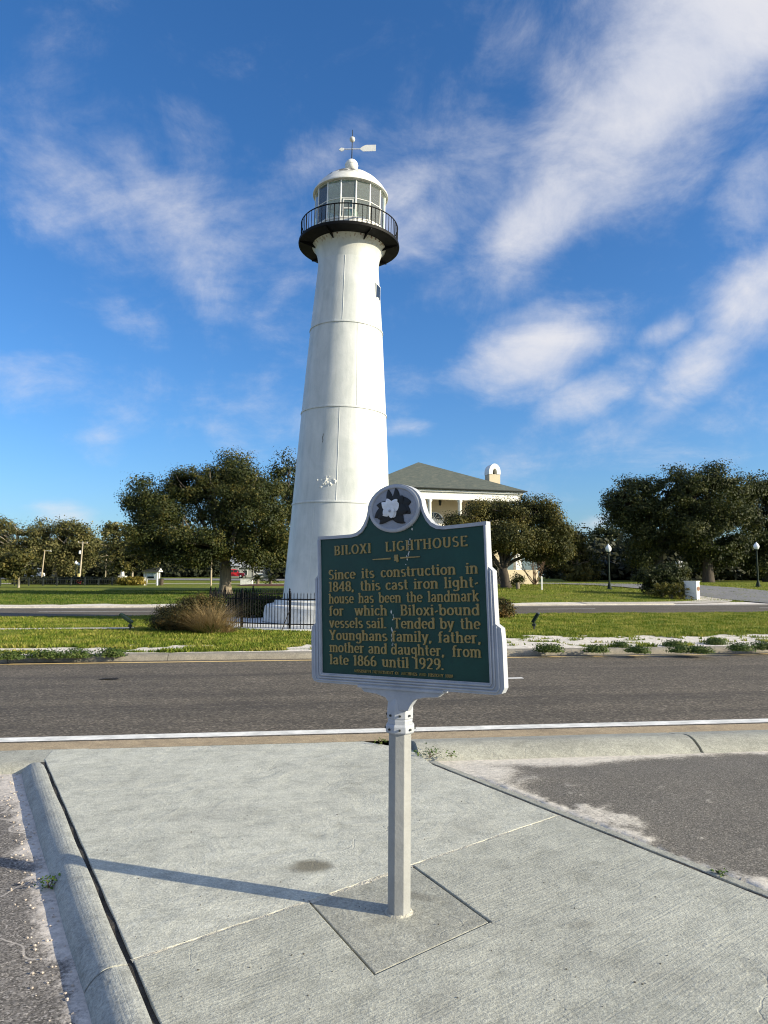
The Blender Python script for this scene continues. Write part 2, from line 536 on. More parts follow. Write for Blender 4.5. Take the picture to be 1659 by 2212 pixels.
def mat_tower():
    """white paint on cast iron: thin greyish weathering streaks, a little rust under the gallery"""
    m, t, b, pos = principled('tower_paint')
    st = t.noise(t.mapping(pos, scale=(1.6, 1.6, 0.16)), 2.4, 6, 0.65, 0.6)
    bl = t.noise(t.mapping(pos, scale=(1, 1, 0.8)), 1.3, 6, 0.65, 0.8)
    c = t.ramp(st, [(0.30, (0.48, 0.505, 0.51)), (0.52, (0.55, 0.572, 0.572)), (0.75, (0.61, 0.628, 0.62))])
    c = t.mix(0.45, c, t.ramp(bl, [(0.32, (0.33, 0.34, 0.33)), (0.66, (0.60, 0.60, 0.59))]), 'OVERLAY')
    chip = t.noise(pos, 7.0, 6, 0.7, 1.5)
    c = t.mix(t.math('MULTIPLY', t.rng(chip, 0.68, 0.74), 0.35), c, (0.86, 0.85, 0.81, 1))
    c = t.mix(t.math('MULTIPLY', t.rng(chip, 0.30, 0.26), 0.30), c, (0.50, 0.50, 0.46, 1))
    z = t.n('ShaderNodeSeparateXYZ', {0: pos}).outputs[2]
    rn = t.noise(t.mapping(pos, scale=(3, 3, 0.9)), 3.2, 5, 0.7)
    rust = t.math('MULTIPLY', t.rng(z, 13.40, 13.66), t.rng(rn, 0.53, 0.62))
    c = t.mix(t.math('MULTIPLY', rust, 0.75), c, (0.16, 0.06, 0.02, 1))
    c = t.mix(t.math('MULTIPLY', t.rng(z, 12.9, 13.8), 0.30), c, (0.62, 0.55, 0.40, 1))
    t.link(c, b.inputs['Base Color'])
    b.inputs['Roughness'].default_value = 0.45
    b.inputs['Specular IOR Level'].default_value = 0.4
    h = t.math('ADD', t.math('MULTIPLY', bl, 0.8), t.math('MULTIPLY', chip, 0.5))
    h = t.math('ADD', h, t.math('MULTIPLY', t.noise(pos, 38.0, 3, 0.6), 0.12))
    bn = t.n('ShaderNodeBump', {'Height': h, 'Strength': 0.28, 'Distance': 0.03})
    t.link(bn.outputs[0], b.inputs['Normal'])
    return m


def mat_glass(name, tint=(0.85, 0.93, 0.90), clear=0.8):
    m = bpy.data.materials.new(name)
    m.use_nodes = True
    t = NT(m.node_tree)
    tr = t.n('ShaderNodeBsdfTransparent', {'Color': (*tint, 1)})
    gl = t.n('ShaderNodeBsdfGlossy', {'Color': (0.9, 0.95, 1, 1), 'Roughness': 0.04})
    fr = t.n('ShaderNodeFresnel', {'IOR': 1.5}).outputs[0]
    di = t.n('ShaderNodeBsdfDiffuse', {'Color': (0.45, 0.47, 0.45, 1)})
    a = t.n('ShaderNodeMixShader', {0: 1 - clear, 1: tr.outputs[0], 2: di.outputs[0]})
    b = t.n('ShaderNodeMixShader', {0: fr, 1: a.outputs[0], 2: gl.outputs[0]})
    t.link(b.outputs[0], t.n('ShaderNodeOutputMaterial').inputs[0])
    return m


def mat_silver():
    m, t, b, pos = principled('silver_paint')
    nz = t.noise(pos, 5.0, 6, 0.65, 0.5)
    sp = t.noise(pos, 55.0, 4, 0.7)
    c = t.ramp(nz, [(0.3, (0.30, 0.32, 0.36)), (0.7, (0.44, 0.46, 0.50))])
    c = t.mix(t.math('MULTIPLY', t.rng(sp, 0.66, 0.74), 0.5), c, (0.16, 0.16, 0.16, 1))
    t.link(c, b.inputs['Base Color'])
    b.inputs['Roughness'].default_value = 0.62
    b.inputs['Metallic'].default_value = 0.05
    bn = t.n('ShaderNodeBump', {'Height': t.math('ADD', nz, t.math('MULTIPLY', sp, 0.4)), 'Strength': 0.25, 'Distance': 0.006})
    t.link(bn.outputs[0], b.inputs['Normal'])
    return m


def mat_green_face():
    m, t, b, pos = principled('green_enamel')
    nz = t.noise(pos, 4.5, 6, 0.65, 0.6)
    st = t.noise(t.mapping(pos, rot=(0, R(24), 0), scale=(9, 1, 1.4)), 2.2, 5, 0.65)
    c = t.ramp(nz, [(0.3, (0.004, 0.038, 0.030)), (0.7, (0.007, 0.056, 0.044))])
    c = t.mix(t.math('MULTIPLY', t.rng(st, 0.58, 0.72), 0.5), c, (0.004, 0.035, 0.035, 1))
    t.link(c, b.inputs['Base Color'])
    b.inputs['Roughness'].default_value = 0.42
    b.inputs['Specular IOR Level'].default_value = 0.35
    bn = t.n('ShaderNodeBump', {'Height': t.noise(pos, 45.0, 3), 'Strength': 0.15, 'Distance': 0.004})
    t.link(bn.outputs[0], b.inputs['Normal'])
    return m


def mat_roof():
    m, t, b, pos = principled('slate_roof')
    br = t.n('ShaderNodeTexBrick', {'Vector': t.mapping(pos, rot=(R(0), 0, 0), scale=(1, 1, 1)), 'Scale': 1.0})
    n1_ = t.noise(t.mapping(pos, scale=(1.2, 1.2, 5.0)), 1.7, 5, 0.7)
    n2_ = t.noise(t.mapping(pos, scale=(1, 1, 4)), 6.0, 3, 0.6)
    c = t.ramp(n1_, [(0.3, (0.055, 0.070, 0.062)), (0.5, (0.085, 0.10, 0.085)), (0.72, (0.14, 0.142, 0.112))])
    c = t.mix(0.5, c, t.ramp(n2_, [(0.3, (0.3, 0.3, 0.3)), (0.7, (0.7, 0.7, 0.68))]), 'OVERLAY')
    z = t.n('ShaderNodeSeparateXYZ', {0: pos}).outputs[2]
    fr = t.math('FRACT', t.math('MULTIPLY', z, 7.0))
    c = t.mix(t.math('MULTIPLY', t.rng(fr, 0.25, 0.0), 0.4), c, (0.03, 0.035, 0.03, 1))
    t.link(c, b.inputs['Base Color'])
    b.inputs['Roughness'].default_value = 0.8
    m.node_tree.nodes.remove(br)
    return m


M_tower = mat_tower()
M_white = simple('white_paint', (0.74, 0.74, 0.71), 0.5, 0.08, 4.0, 0.12, 30)
M_white_worn = simple('worn_white_paint', (0.66, 0.66, 0.63), 0.6, 0.22, 2.5, 0.25, 18)
M_black = simple('black_iron', (0.0045, 0.0045, 0.005), 0.6, 0.3, 6.0, 0.12, 40, spec=0.15)
M_dark = simple('dark_metal', (0.025, 0.03, 0.028), 0.5, 0.25, 6.0)
M_dkgreen = simple('dark_green_enamel', (0.010, 0.022, 0.017), 0.6, 0.25, 6.0, spec=0.2)
M_glass = mat_glass('lantern_glass', (0.80, 0.88, 0.84), 0.78)
M_window = simple('dark_window_glass', (0.02, 0.024, 0.028), 0.12, 0.2, 3.0, spec=0.6)
M_silver = mat_silver()
M_post = simple('post_paint', (0.29, 0.295, 0.295), 0.6, 0.12, 9.0, 0.12, 60, metal=0.15)
M_green = mat_green_face()
M_gold = simple('gold_lettering', (0.32, 0.235, 0.085), 0.5, 0.18, 14.0, 0.1, 60, spec=0.4)
M_chip = simple('bare_chipped_metal', (0.52, 0.52, 0.50), 0.6, 0.3, 60.0)
M_med = simple('medallion_grey', (0.27, 0.29, 0.34), 0.55, 0.14, 18.0, 0.2, 60)
M_blk = simple('black_enamel', (0.004, 0.004, 0.005), 0.45, 0.2, 8.0)
M_petal = simple('petal_white', (0.76, 0.78, 0.82), 0.55, 0.16, 30.0, 0.3, 40)
M_bark = simple('oak_bark', (0.20, 0.165, 0.125), 0.9, 0.42, 3.0, 0.7, 9, stretch=(3, 3, 0.5))
M_bark_dark = simple('dark_oak_bark', (0.055, 0.045, 0.035), 0.9, 0.4, 3.0, 0.6, 9, stretch=(3, 3, 0.5))
M_bark_pale = simple('pale_bark', (0.40, 0.35, 0.27), 0.9, 0.3, 3.0, 0.6, 9, stretch=(3, 3, 0.5))
M_wood = simple('weathered_pole', (0.36, 0.30, 0.21), 0.85, 0.2, 3.0, stretch=(4, 4, 0.4))
M_roof = mat_roof()
M_wall = simple('cream_plaster', (0.52, 0.45, 0.33), 0.8, 0.06, 1.5)
M_red = simple('red_car_paint', (0.52, 0.018, 0.022), 0.25, 0.05, 3.0, spec=0.6)
M_tyre = simple('tyre_rubber', (0.014, 0.014, 0.015), 0.8, 0.2, 8.0)
M_rim = simple('pale_wheel', (0.68, 0.66, 0.60), 0.35, 0.1, 8.0)
M_mulch = simple('brown_mulch', (0.085, 0.038, 0.022), 0.95, 0.4, 8.0, 0.6, 25)
M_globe = simple('frosted_globe', (0.80, 0.84, 0.86), 0.3, 0.05, 4.0, spec=0.5)
M_conc = mat_concrete('slab_concrete', (0.465, 0.468, 0.415), 0.0, R(-25), curl=1.1,
                      stains=((-0.42, 4.235, 0.155, 0.125, 0.2, 0.75, (0.115, 0.10, 0.065)), (0.55, 4.9, 0.3, 0.2, 0.5, 0.15, (0.2, 0.19, 0.16)),
                              (-1.2, 5.2, 0.5, 0.22, 0.3, 0.10, (0.25, 0.24, 0.22))))
M_conc_b = mat_concrete('broomed_concrete', (0.395, 0.398, 0.350), 0.22, R(-38),
                        stains=((0.95, 3.55, 0.10, 0.06, 0.4, 0.35, (0.17, 0.16, 0.13)), (0.14, 2.55, 0.34, 0.05, 1.1, 0.35, (0.20, 0.19, 0.17)), (0.2, 2.85, 0.30, 0.09, 1.2, 0.18, (0.22, 0.21, 0.19)),
                                (1.15, 3.1, 0.42, 0.13, -0.3, 0.14, (0.2, 0.19, 0.17))))
M_conc_pad = mat_concrete('post_pad_concrete', (0.335, 0.335, 0.295), 0.2, R(40),
                          stains=((0.18, 3.86, 0.17, 0.06, -0.4, 0.45, (0.16, 0.15, 0.12)), (0.0, 3.6, 0.16, 0.06, 0.6, 0.3, (0.2, 0.19, 0.16))))
M_kerb = mat_concrete('kerb_concrete', (0.34, 0.34, 0.30), 0.0)
M_kerb_left = mat_concrete('old_kerb_concrete', (0.35, 0.36, 0.34), 0.3, R(60))
M_gutter = mat_concrete('gutter_concrete', (0.36, 0.285, 0.19), 0.0)
M_pale = mat_concrete('pale_pavement', (0.52, 0.48, 0.42), 0.0)
M_road = mat_asphalt('road_asphalt', (0.112, 0.098, 0.080), streak=True, grain=42.0, contrast=0.45)
M_lot = mat_asphalt('worn_lot_asphalt', (0.150, 0.139, 0.122), cover=True, grain=140.0, contrast=0.5, tone=(0.68, 0.63, 0.55))
M_lot_l = mat_asphalt('coarse_lot_asphalt', (0.165, 0.153, 0.142), cover=True, grain=120.0, contrast=0.6, cracks=0.5, tone=(0.62, 0.57, 0.52))
M_lane = mat_asphalt('street_asphalt', (0.20, 0.20, 0.205), grain=30.0, contrast=0.3)
M_line = simple('white_road_paint', (0.74, 0.73, 0.69), 0.6, 0.28, 5.0, 0.2, 60)
M_yellow = simple('yellow_road_paint', (0.72, 0.52, 0.22), 0.6, 0.14, 7.0)
M_joint = simple('joint_filler', (0.045, 0.040, 0.034), 0.95, 0.6, 14.0, 0.6, 60)
M_joint_pale = simple('sandy_joint', (0.44, 0.42, 0.36), 0.95, 0.3, 14.0, 0.8, 60)
M_sand = simple('white_sand', (0.66, 0.60, 0.52), 0.95, 0.2, 12.0, 0.6, 30)
M_turf = mat_turf('median_turf', cover=True, dry=0.45)
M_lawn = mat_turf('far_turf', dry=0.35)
M_blade_far = mat_leaf('lawn_blades', [(0.12, (0.032, 0.075, 0.006)), (0.5, (0.085, 0.140, 0.013)), (0.9, (0.22, 0.22, 0.050))], 0.6, 0.35, 0.5)  # left lawn: its greener tone, also darkened in colour for its shadow stripes
M_blade = mat_leaf('grass_blades', [(0.12, (0.055, 0.100, 0.008)), (0.5, (0.165, 0.215, 0.020)), (0.85, (0.36, 0.32, 0.080))], 0.6, 0.35, 1.1)
M_oak = mat_leaf('oak_leaves', [(0.15, (0.012, 0.021, 0.005)), (0.6, (0.047, 0.058, 0.012)), (0.95, (0.145, 0.118, 0.027))])
M_oak2 = mat_leaf('bright_oak_leaves', [(0.2, (0.028, 0.036, 0.009)), (0.6, (0.082, 0.080, 0.018)), (0.95, (0.19, 0.150, 0.038))])
M_oakd = mat_leaf('dark_oak_leaves', [(0.2, (0.010, 0.018, 0.005)), (0.6, (0.041, 0.053, 0.012)), (0.95, (0.125, 0.122, 0.034))])
M_far = mat_leaf('far_tree_leaves', [(0.2, (0.038, 0.045, 0.014)), (0.6, (0.115, 0.112, 0.034)), (0.95, (0.28, 0.235, 0.095))])
M_wood_mass = mat_leaf('woodland_leaves', [(0.2, (0.008, 0.013, 0.005)), (0.55, (0.022, 0.027, 0.009)), (0.85, (0.05, 0.05, 0.017))], trans=0.1)
M_cycad = mat_leaf('frond_green', [(0.15, (0.055, 0.065, 0.012)), (0.5, (0.14, 0.135, 0.028)), (0.85, (0.30, 0.24, 0.07))])
M_yelshrub = mat_leaf('yellow_shrub', [(0.2, (0.08, 0.08, 0.014)), (0.55, (0.22, 0.18, 0.030)), (0.85, (0.38, 0.28, 0.05))])
M_juniper = mat_leaf('juniper_needles', [(0.2, (0.018, 0.024, 0.008)), (0.55, (0.060, 0.056, 0.016)), (0.85, (0.17, 0.10, 0.028))])
M_drygrass = mat_leaf('dry_grass', [(0.2, (0.16, 0.105, 0.042)), (0.55, (0.34, 0.245, 0.115)), (0.85, (0.50, 0.39, 0.22))])
M_weed = mat_leaf('weed_leaves', [(0.2, (0.04, 0.085, 0.014)), (0.6, (0.085, 0.145, 0.022)), (0.9, (0.17, 0.20, 0.05))])
M_twig = simple('bare_twigs', (0.13, 0.085, 0.055), 0.9, 0.3, 6.0)

# ================================================================== THE SETTING
def q_list_ground():
    qs = [-400, -60, 30, 49.4, 50]
    x = 50.0
    while x < 200:
        x += 4
        qs.append(x)
    qs += [240, 320, 500, 900, 1600, 3000]
    return qs


def build_ground():
    qs = q_list_ground()
    xs = [-3000, -1200, -500, -250] + list(range(-160, 161, 4)) + [250, 500, 1200, 3000]
    vs, fs = [], []
    for q in qs:
        for s in xs:
            p = rd(s, q)
            z = hill(p.x, p.y) if q >= 49.9 else -0.30
            vs.append((p.x, p.y, z))
    n_ = len(xs)
    for j in range(len(qs) - 1):
        for i in range(n_ - 1):
            fs.append((j * n_ + i, j * n_ + i + 1, (j + 1) * n_ + i + 1, (j + 1) * n_ + i))
    me = bpy.data.meshes.new('ground')
    me.from_pydata(vs, [], fs)
    me.shade_smooth()
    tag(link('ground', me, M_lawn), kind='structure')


build_ground()

MED_Z = 0.10


def median_cover(x, y):
    s, q = to_sq(x, y)
    nz = fbm(x, y, 0.55, 4, 3.0)
    n3 = fbm(x, y, 2.1, 3, 9.0)
    wr = ss(1.0, 3.5, s)
    left = 0.95 * ss(15.55, 15.25, q + 0.12 * n3) + 0.9 * ss(0.55, 0.1, abs(q - 16.25 - 0.3 * nz)) * ss(-0.1, 0.2, nz + 0.45 * ss(-4.0, -6.5, s) - 0.18 * ss(-6, -3, s))
    left += 0.55 * ss(0.2, 0.45, nz) * ss(19.5, 17, q)
    right = ss(18.5, 17.5, q + 0.9 * nz) * (1.0 - 0.75 * ss(0.28, 0.5, n3))
    return max(0.0, min(1.0, left * (1 - wr) + right * wr))


median = tag(grid_sheet('median', M_turf, -45, 60, 15.10, 29.6, 0.2, 0.12,
                        lambda x, y: MED_Z + 0.02 * fbm(x, y, 0.5, 3) * ss(15.1, 15.8, to_sq(x, y)[1]), median_cover), kind='structure')


def verge_cover(x, y):
    s, q = to_sq(x, y)
    nz = fbm(x, y, 0.35, 4, 5.0)
    edge = 43.2 - 1.4 * ss(0, 12, s)
    return ss(edge + 0.9, edge - 0.5, q + 1.1 * nz)


tag(grid_sheet('verge', M_turf, -90, 90, 38.8, 50.0, 0.5, 0.28, lambda x, y: hill(x, y) + 0.02 * ss(50, 44, to_sq(x, y)[1]), verge_cover), kind='structure')


def strip(name, mat, s0, s1, q0, q1, z, parent=None, kind='structure', thick=None):
    mb = MB()
    ps = [rd(s0, q0), rd(s1, q0), rd(s1, q1), rd(s0, q1)]
    if thick:
        mb.prism([(p.x, p.y) for p in ps], z - thick, z)
    else:
        mb.add([(p.x, p.y, z) for p in ps], [(0, 1, 2, 3)])
    o = mb.build(name, mat, parent)
    if parent is None:
        tag(o, kind=kind)
    return o


road = strip('road', M_road, -220, 220, 7.70, 14.95, -0.012)
strip('edge_line', M_line, -120, 120, 7.76, 7.96, -0.008, road)
strip('yellow_line', M_yellow, -120, 120, 14.50, 14.62, -0.008, road)
for s0 in (-23.7, -11.5, 0.7, 12.9, 25.1):
    strip('lane_dash', M_line, s0, s0 + 3.0, 11.53, 11.66, -0.008, road)
far_road = strip('road', M_road, -220, 220, 29.5, 38.9, 0.05)
for s0 in range(-60, 61, 12):
    strip('lane_dash', M_line, s0, s0 + (9.0 if s0 < 0 else 3.0), 34.85, 35.0, 0.054, far_road)
strip('edge_line', M_line, -120, 120, 38.35, 38.52, 0.054, far_road)
strip('edge_line', M_line, -120, 120, 30.0, 30.12, 0.054, far_road)
strip('gutter', M_gutter, -120, 120, 7.36, 7.70, -0.008)
strip('path', M_pale, -60, -5.0, 22.35, 22.95, MED_Z + 0.012)


def kerb_run(name, s_list, prof, mat, gap=0.012):
    """kerb stones: prof is (q, z) across the road"""
    root = None
    for a, b in zip(s_list[:-1], s_list[1:]):
        mb = MB()
        vs = [tuple(rd(a + gap / 2, q, z)) for q, z in prof] + [tuple(rd(b - gap / 2, q, z)) for q, z in prof]
        n_ = len(prof)
        mb.add(vs, [(i, (i + 1) % n_, (i + 1) % n_ + n_, i + n_) for i in range(n_)] + [tuple(range(n_)), tuple(range(n_, 2 * n_))])
        o = mb.build(name if root is None else 'kerb_stone', mat, root, smooth=True, angle=40)
        if root is None:
            root = tag(o, kind='structure')
    return root


M_kerb_far = mat_concrete('weathered_kerb', (0.25, 0.228, 0.19), 0.0)
far_prof = [(14.86, -0.06), (14.88, 0.05), (14.93, 0.092), (15.0, 0.108), (15.16, 0.110), (15.16, -0.06)]
far_s = [-70, -40, -24] + [-20.9 + 3.05 * i for i in range(15)] + [26, 40, 70]
kerb_run('kerb', far_s, far_prof, M_kerb_far)
near_prof = [(7.36, -0.06), (7.36, -0.002), (7.20, 0.018), (7.04, 0.052), (6.93, 0.056), (6.84, 0.035), (6.74, -0.02), (6.68, -0.08), (6.66, -0.14)]
kerb_run('kerb', [1.12, 3.93, 7.0, 10.1, 13.2, 30, 80], near_prof, M_kerb, 0.03)
low_prof = [(7.36, -0.10), (7.36, -0.004), (7.22, -0.003), (6.98, -0.003), (6.90, -0.006), (6.82, -0.03), (6.78, -0.06), (6.76, -0.11)]
kerb_run('kerb', [-80, -30, -12.0, -9.0, -6.0, -2.0], low_prof, M_kerb, 0.02)
far2_prof = [(38.88, 0.0), (38.9, 0.12), (38.98, 0.15), (39.2, 0.155), (39.2, 0.0)]
kerb_run('kerb', [-90, -60, -30, -15, 0, 12, 21.5], far2_prof, M_pale)

# ---- concrete walk with the post pad, left kerb and both parking lots
DIR = Vector((0.507, -0.862, 0)).normalized()          # the walk runs towards the viewer and to the right
CRS = Vector((0.862, 0.507, 0)).normalized()
LT = Vector((-3.097, 6.642, 0))
RT = Vector((0.440, 6.450, 0))


def lft(t, w=0.0, z=0.0):
    p = LT + DIR * t + CRS * w
    return Vector((p.x, p.y, z))


def rgt(t, w=0.0, z=0.0):
    p = RT + DIR * t + CRS * w
    return Vector((p.x, p.y, z))


padL, padT, padR, padB = Vector((-0.383, 3.801, 0)), Vector((0.161, 4.259, 0)), Vector((0.510, 3.585, 0)), Vector((-0.038, 3.132, 0))
jl, jr = Vector((-1.066, 3.251, 0)), Vector((1.180, 5.095, 0))
T_J, T_JR = (jl - LT).dot(DIR), (jr - RT).dot(DIR)
jl = LT + DIR * T_J
jr = RT + DIR * T_JR
walk = strip('pavement', M_joint, -9.5, 6, -9, 7.30, -0.135)


def slab(poly, mat, inset=0.007, top=0.0, name='slab'):
    mb = MB()
    c = sum(poly, Vector()) / len(poly)
    n_ = len(poly)
    out = []
    area = sum(poly[i].x * poly[(i + 1) % n_].y - poly[(i + 1) % n_].x * poly[i].y for i in range(n_))
    sg = 1 if area > 0 else -1
    for i, p in enumerate(poly):
        a, b = poly[i - 1], poly[(i + 1) % n_]
        e1 = (p - a).normalized()
        e2 = (b - p).normalized()
        n1_ = Vector((-e1.y, e1.x, 0)) * sg
        n2_ = Vector((-e2.y, e2.x, 0)) * sg
        m_ = (n1_ + n2_)
        m_ = m_ / max(0.35, m_.length_squared / 2)
        out.append(p + m_ * inset)
    mb.prism([(p.x, p.y) for p in out], -0.12, top)
    return mb.build(name, mat, walk, bevel=0.0045)


def wiggle(a, b, n_=7, amp=0.006):
    """edge points with the slight raggedness of a real joint"""
    res = []
    e = (b - a)
    nrm = Vector((-e.y, e.x, 0)).normalized()
    for i in range(n_):
        f = i / n_
        k = 0 if i == 0 else random.uniform(-amp, amp)
        res.append(a + e * f + nrm * k)
    return res


edge_far = [rd(to_sq(p.x, p.y)[0], 7.33) for p in (Vector((-3.19, 7.0, 0)), Vector((-0.2, 7.3, 0)))]
seg_jl_pl = wiggle(jl, padL, 6, 0.004)
seg_pl_pt = wiggle(padL, padT, 5, 0.003)
seg_pt_jr = wiggle(padT, jr, 7, 0.004)
left_up = [lft(t) for t in (T_J, 3.2, 2.4, 1.6, 0.8, 0.0)]
far_slab = left_up[1:] + edge_far + [rd(to_sq(0.30, 6.75)[0], 6.95), RT] + [rgt(t) for t in (0.5, 1.0)] + [jr] + seg_pt_jr[1:][::-1] + [padT] + seg_pl_pt[1:][::-1] + [padL] + seg_jl_pl[1:][::-1] + [jl]
slab(far_slab, M_conc)
near_slab = seg_jl_pl + [padL, padB, padR, padT] + seg_pt_jr[1:] + [jr] + [rgt(T_JR + t) for t in (0.8, 1.6, 2.4, 3.4, 6.5)] + [lft(T_J + t) for t in (6.5, 3.0, 1.5, 0.5)]
slab(near_slab, M_conc_b)
slab([padL, padB, padR, padT], M_conc_pad, 0.006, -0.004)
# pale mortar that has filled part of the cross joint
mb = MB()
for a, b in ((jl, padL), (padT, jr), (padL, padT)):
    e = (b - a).normalized()
    nn = Vector((-e.y, e.x, 0))
    m_ = 18
    prev = None
    for i in range(m_ + 1):
        p = a + (b - a) * (i / m_)
        w = 0.014 + random.uniform(0, 0.010)
        z = random.uniform(-0.006, 0.0035)
        cur = [p + nn * w + Vector((0, 0, -0.004)), p + Vector((0, 0, z)), p - nn * w + Vector((0, 0, -0.004))]
        if prev:
            mb.add(prev + cur, [(0, 3, 4, 1), (1, 4, 5, 2)])
        prev = cur
mb.build('joint_mortar', M_joint_pale, walk, smooth=True)
# narrow concrete edging beyond the groove on the right
mb = MB()
mb.prism([(p.x, p.y) for p in (rgt(-0.12, 0.030), rgt(9, 0.030), rgt(9, 0.095), rgt(-0.12, 0.095))], -0.12, -0.004)
mb.build('edging', M_kerb, walk, bevel=0.006)
# dark filler standing a little below the slabs in both long joints
for fn, w0, w1 in ((lft, -0.034, 0.012), (rgt, -0.010, 0.034)):
    mb = MB()
    for i in range(60):
        a, b = -0.05 + i * 0.15, -0.05 + (i + 1) * 0.15
        za, zb = -0.012 + 0.006 * math.sin(i * 1.9), -0.012 + 0.006 * math.sin((i + 1) * 1.9)
        mb.add([fn(a, w0, za), fn(a, w1, za), fn(b, w1, zb), fn(b, w0, zb)], [(0, 1, 2, 3)])
    mb.build('joint_filler', M_joint, walk, smooth=True)
# left kerb, stones along the walk
prof = [(-0.020, -0.10), (-0.020, -0.004), (-0.035, 0.004), (-0.085, 0.008), (-0.115, 0.001), (-0.150, -0.016), (-0.178, -0.042), (-0.194, -0.068), (-0.20, -0.20)]
prev_root = None
for a, b in ((-0.30, T_J + 0.02), (T_J + 0.035, T_J + 3.2), (T_J + 3.215, T_J + 6.4)):
    mb = MB()
    ts = [a + (b - a) * i / 24 for i in range(25)]
    rings = []
    for i, t in enumerate(ts):
        sh = 1.0
        if a < 0 and i < 4:
            sh = [0.25, 0.7, 0.9, 0.98][i]
        rings.append([lft(t, w * (0.6 + 0.4 * sh) + 0.003 * math.sin(t * 5 + w * 30), -0.135 + (z + 0.135) * sh) for w, z in prof])
    n_ = len(prof)
    vs = [p for r_ in rings for p in r_]
    fs = [(i * n_ + k, i * n_ + k + 1, (i + 1) * n_ + k + 1, (i + 1) * n_ + k) for i in range(24) for k in range(n_ - 1)]
    fs += [tuple(range(n_)), tuple(24 * n_ + k for k in range(n_))]
    mb.add(vs, fs)
    o = mb.build('kerb' if prev_root is None else 'kerb_stone', M_kerb_left, prev_root, smooth=True, angle=50)
    if prev_root is None:
        prev_root = tag(o, kind='structure')


def lot_l_cover(x, y):
    p = Vector((x, y, 0)) - LT
    w = -p.dot(CRS) - 0.20
    t = p.dot(DIR)
    nz = fbm(x, y, 2.2, 4, 2.0)
    far = ss(1.6, 0.6, t) * ss(0.75, 0.3, w + 0.3 * nz)
    return max(ss(0.17, 0.02, w + 0.10 * nz), far * .8, 0.22 * ss(0.15, 0.6, nz))


def lot_r_cover(x, y):
    s, q = to_sq(x, y)
    p = Vector((x, y, 0)) - RT
    w = p.dot(CRS) - 0.095
    t = p.dot(DIR)
    nz = fbm(x, y, 1.8, 5, 8.0)
    n2_ = fbm(x, y, 5.0, 4, 4.0)
    a = ss(0.17, 0.02, w + 0.14 * nz)
    corner = ss(0.95, 0.25, w + 0.35 * nz + 0.30 * t) * ss(1.6, 0.4, t)
    road_edge = ss(6.22 + 0.3 * ss(2, 5, s), 6.62 + 0.2 * ss(2, 6, s), q + 0.12 * nz) * ss(8, 4.5, s)
    spotm = Vector((x - 1.56, y - 5.12, 0))
    al = spotm.dot(DIR)
    pc = spotm.dot(CRS)
    blob = ss(1.1, 0.4, math.hypot(al / 0.42, pc / 0.20) + 0.7 * n2_)
    speck = ss(0.75, 0.95, n2_ + 0.1)
    return max(a, corner * .9, road_edge, blob * .75, speck * 0.5)


def lot_r_z(x, y):
    if (Vector((x, y, 0)) - RT).dot(CRS) < 0.085:
        return -0.07
    return -0.020 - 0.05 * ss(5.8, 6.8, to_sq(x, y)[1]) + 0.003 * fbm(x, y, 3, 2) + 0.008 * ss(.3, .6, lot_r_cover(x, y))


tag(grid_sheet('parking_lot', M_lot_l, -11, -0.6, -4, 6.95, 0.07, 0.07, lambda x, y: (-0.074 if (Vector((x, y, 0)) - LT).dot(CRS) < -0.05 else -0.14) + 0.004 * fbm(x, y, 3, 2), lot_l_cover), kind='structure')
tag(grid_sheet('parking_lot', M_lot, 0.55, 12, -4, 6.80, 0.06, 0.06, lot_r_z, lot_r_cover), kind='structure')
strip('beach_side', M_lot_l, -80, -11, -60, 6.95, -0.08)
strip('beach_side', M_lot, 12, 80, -60, 6.80, -0.07)
strip('beach_side', M_lot_l, -11, 12, -60, -4, -0.14)


# ---- far streets, driveway, paths draped over the rising ground
def drape(name, mat, line, width, dz, seg=3.0):
    pts = [Vector((x, y, 0)) for x, y in line]
    fine = []
    for a, b in zip(pts[:-1], pts[1:]):
        k = max(1, int((b - a).length / seg))
        fine += [a + (b - a) * i / k for i in range(k)]
    fine.append(pts[-1])
    for _ in range(8):
        fine = [fine[0]] + [(fine[i - 1] + fine[i] * 2 + fine[i + 1]) / 4 for i in range(1, len(fine) - 1)] + [fine[-1]]
    vs, fs = [], []
    m_ = 8
    for i, p in enumerate(fine):
        e = (fine[min(i + 1, len(fine) - 1)] - fine[max(i - 1, 0)]).normalized()
        nn = Vector((-e.y, e.x, 0))
        for k in range(m_ + 1):
            r_ = p + nn * width * (k / m_ - 0.5)
            vs.append((r_.x, r_.y, hill(r_.x, r_.y) + dz))
    for i in range(len(fine) - 1):
        for k in range(m_):
            fs.append((i * (m_ + 1) + k, i * (m_ + 1) + k + 1, (i + 2 - 1) * (m_ + 1) + k + 1, (i + 1) * (m_ + 1) + k))
    me = bpy.data.meshes.new(name)
    me.from_pydata(vs, [], fs)
    me.shade_smooth()
    return tag(link(name, me, mat), kind='structure')


drape('driveway', M_lane, [(27.5, 38.0), (27.5, 46), (27, 54), (24, 62), (18, 69.5), (11, 76), (2, 82), (-8, 86)], 8.5, 0.06)
drape('side_street', M_lane, [(-160, 150), (-90, 146), (-40, 142), (-12, 142), (20, 150)], 9.0, 0.07)
drape('path', M_pale, [(-140, 117), (-60, 121), (-30, 122), (-10, 124), (0, 126)], 2.2, 0.05)
drape('path', M_pale, [(12, 43.0), (17, 43.2), (20.5, 44.2), (22.3, 47), (22.6, 52)], 2.0, 0.05, 1.0)

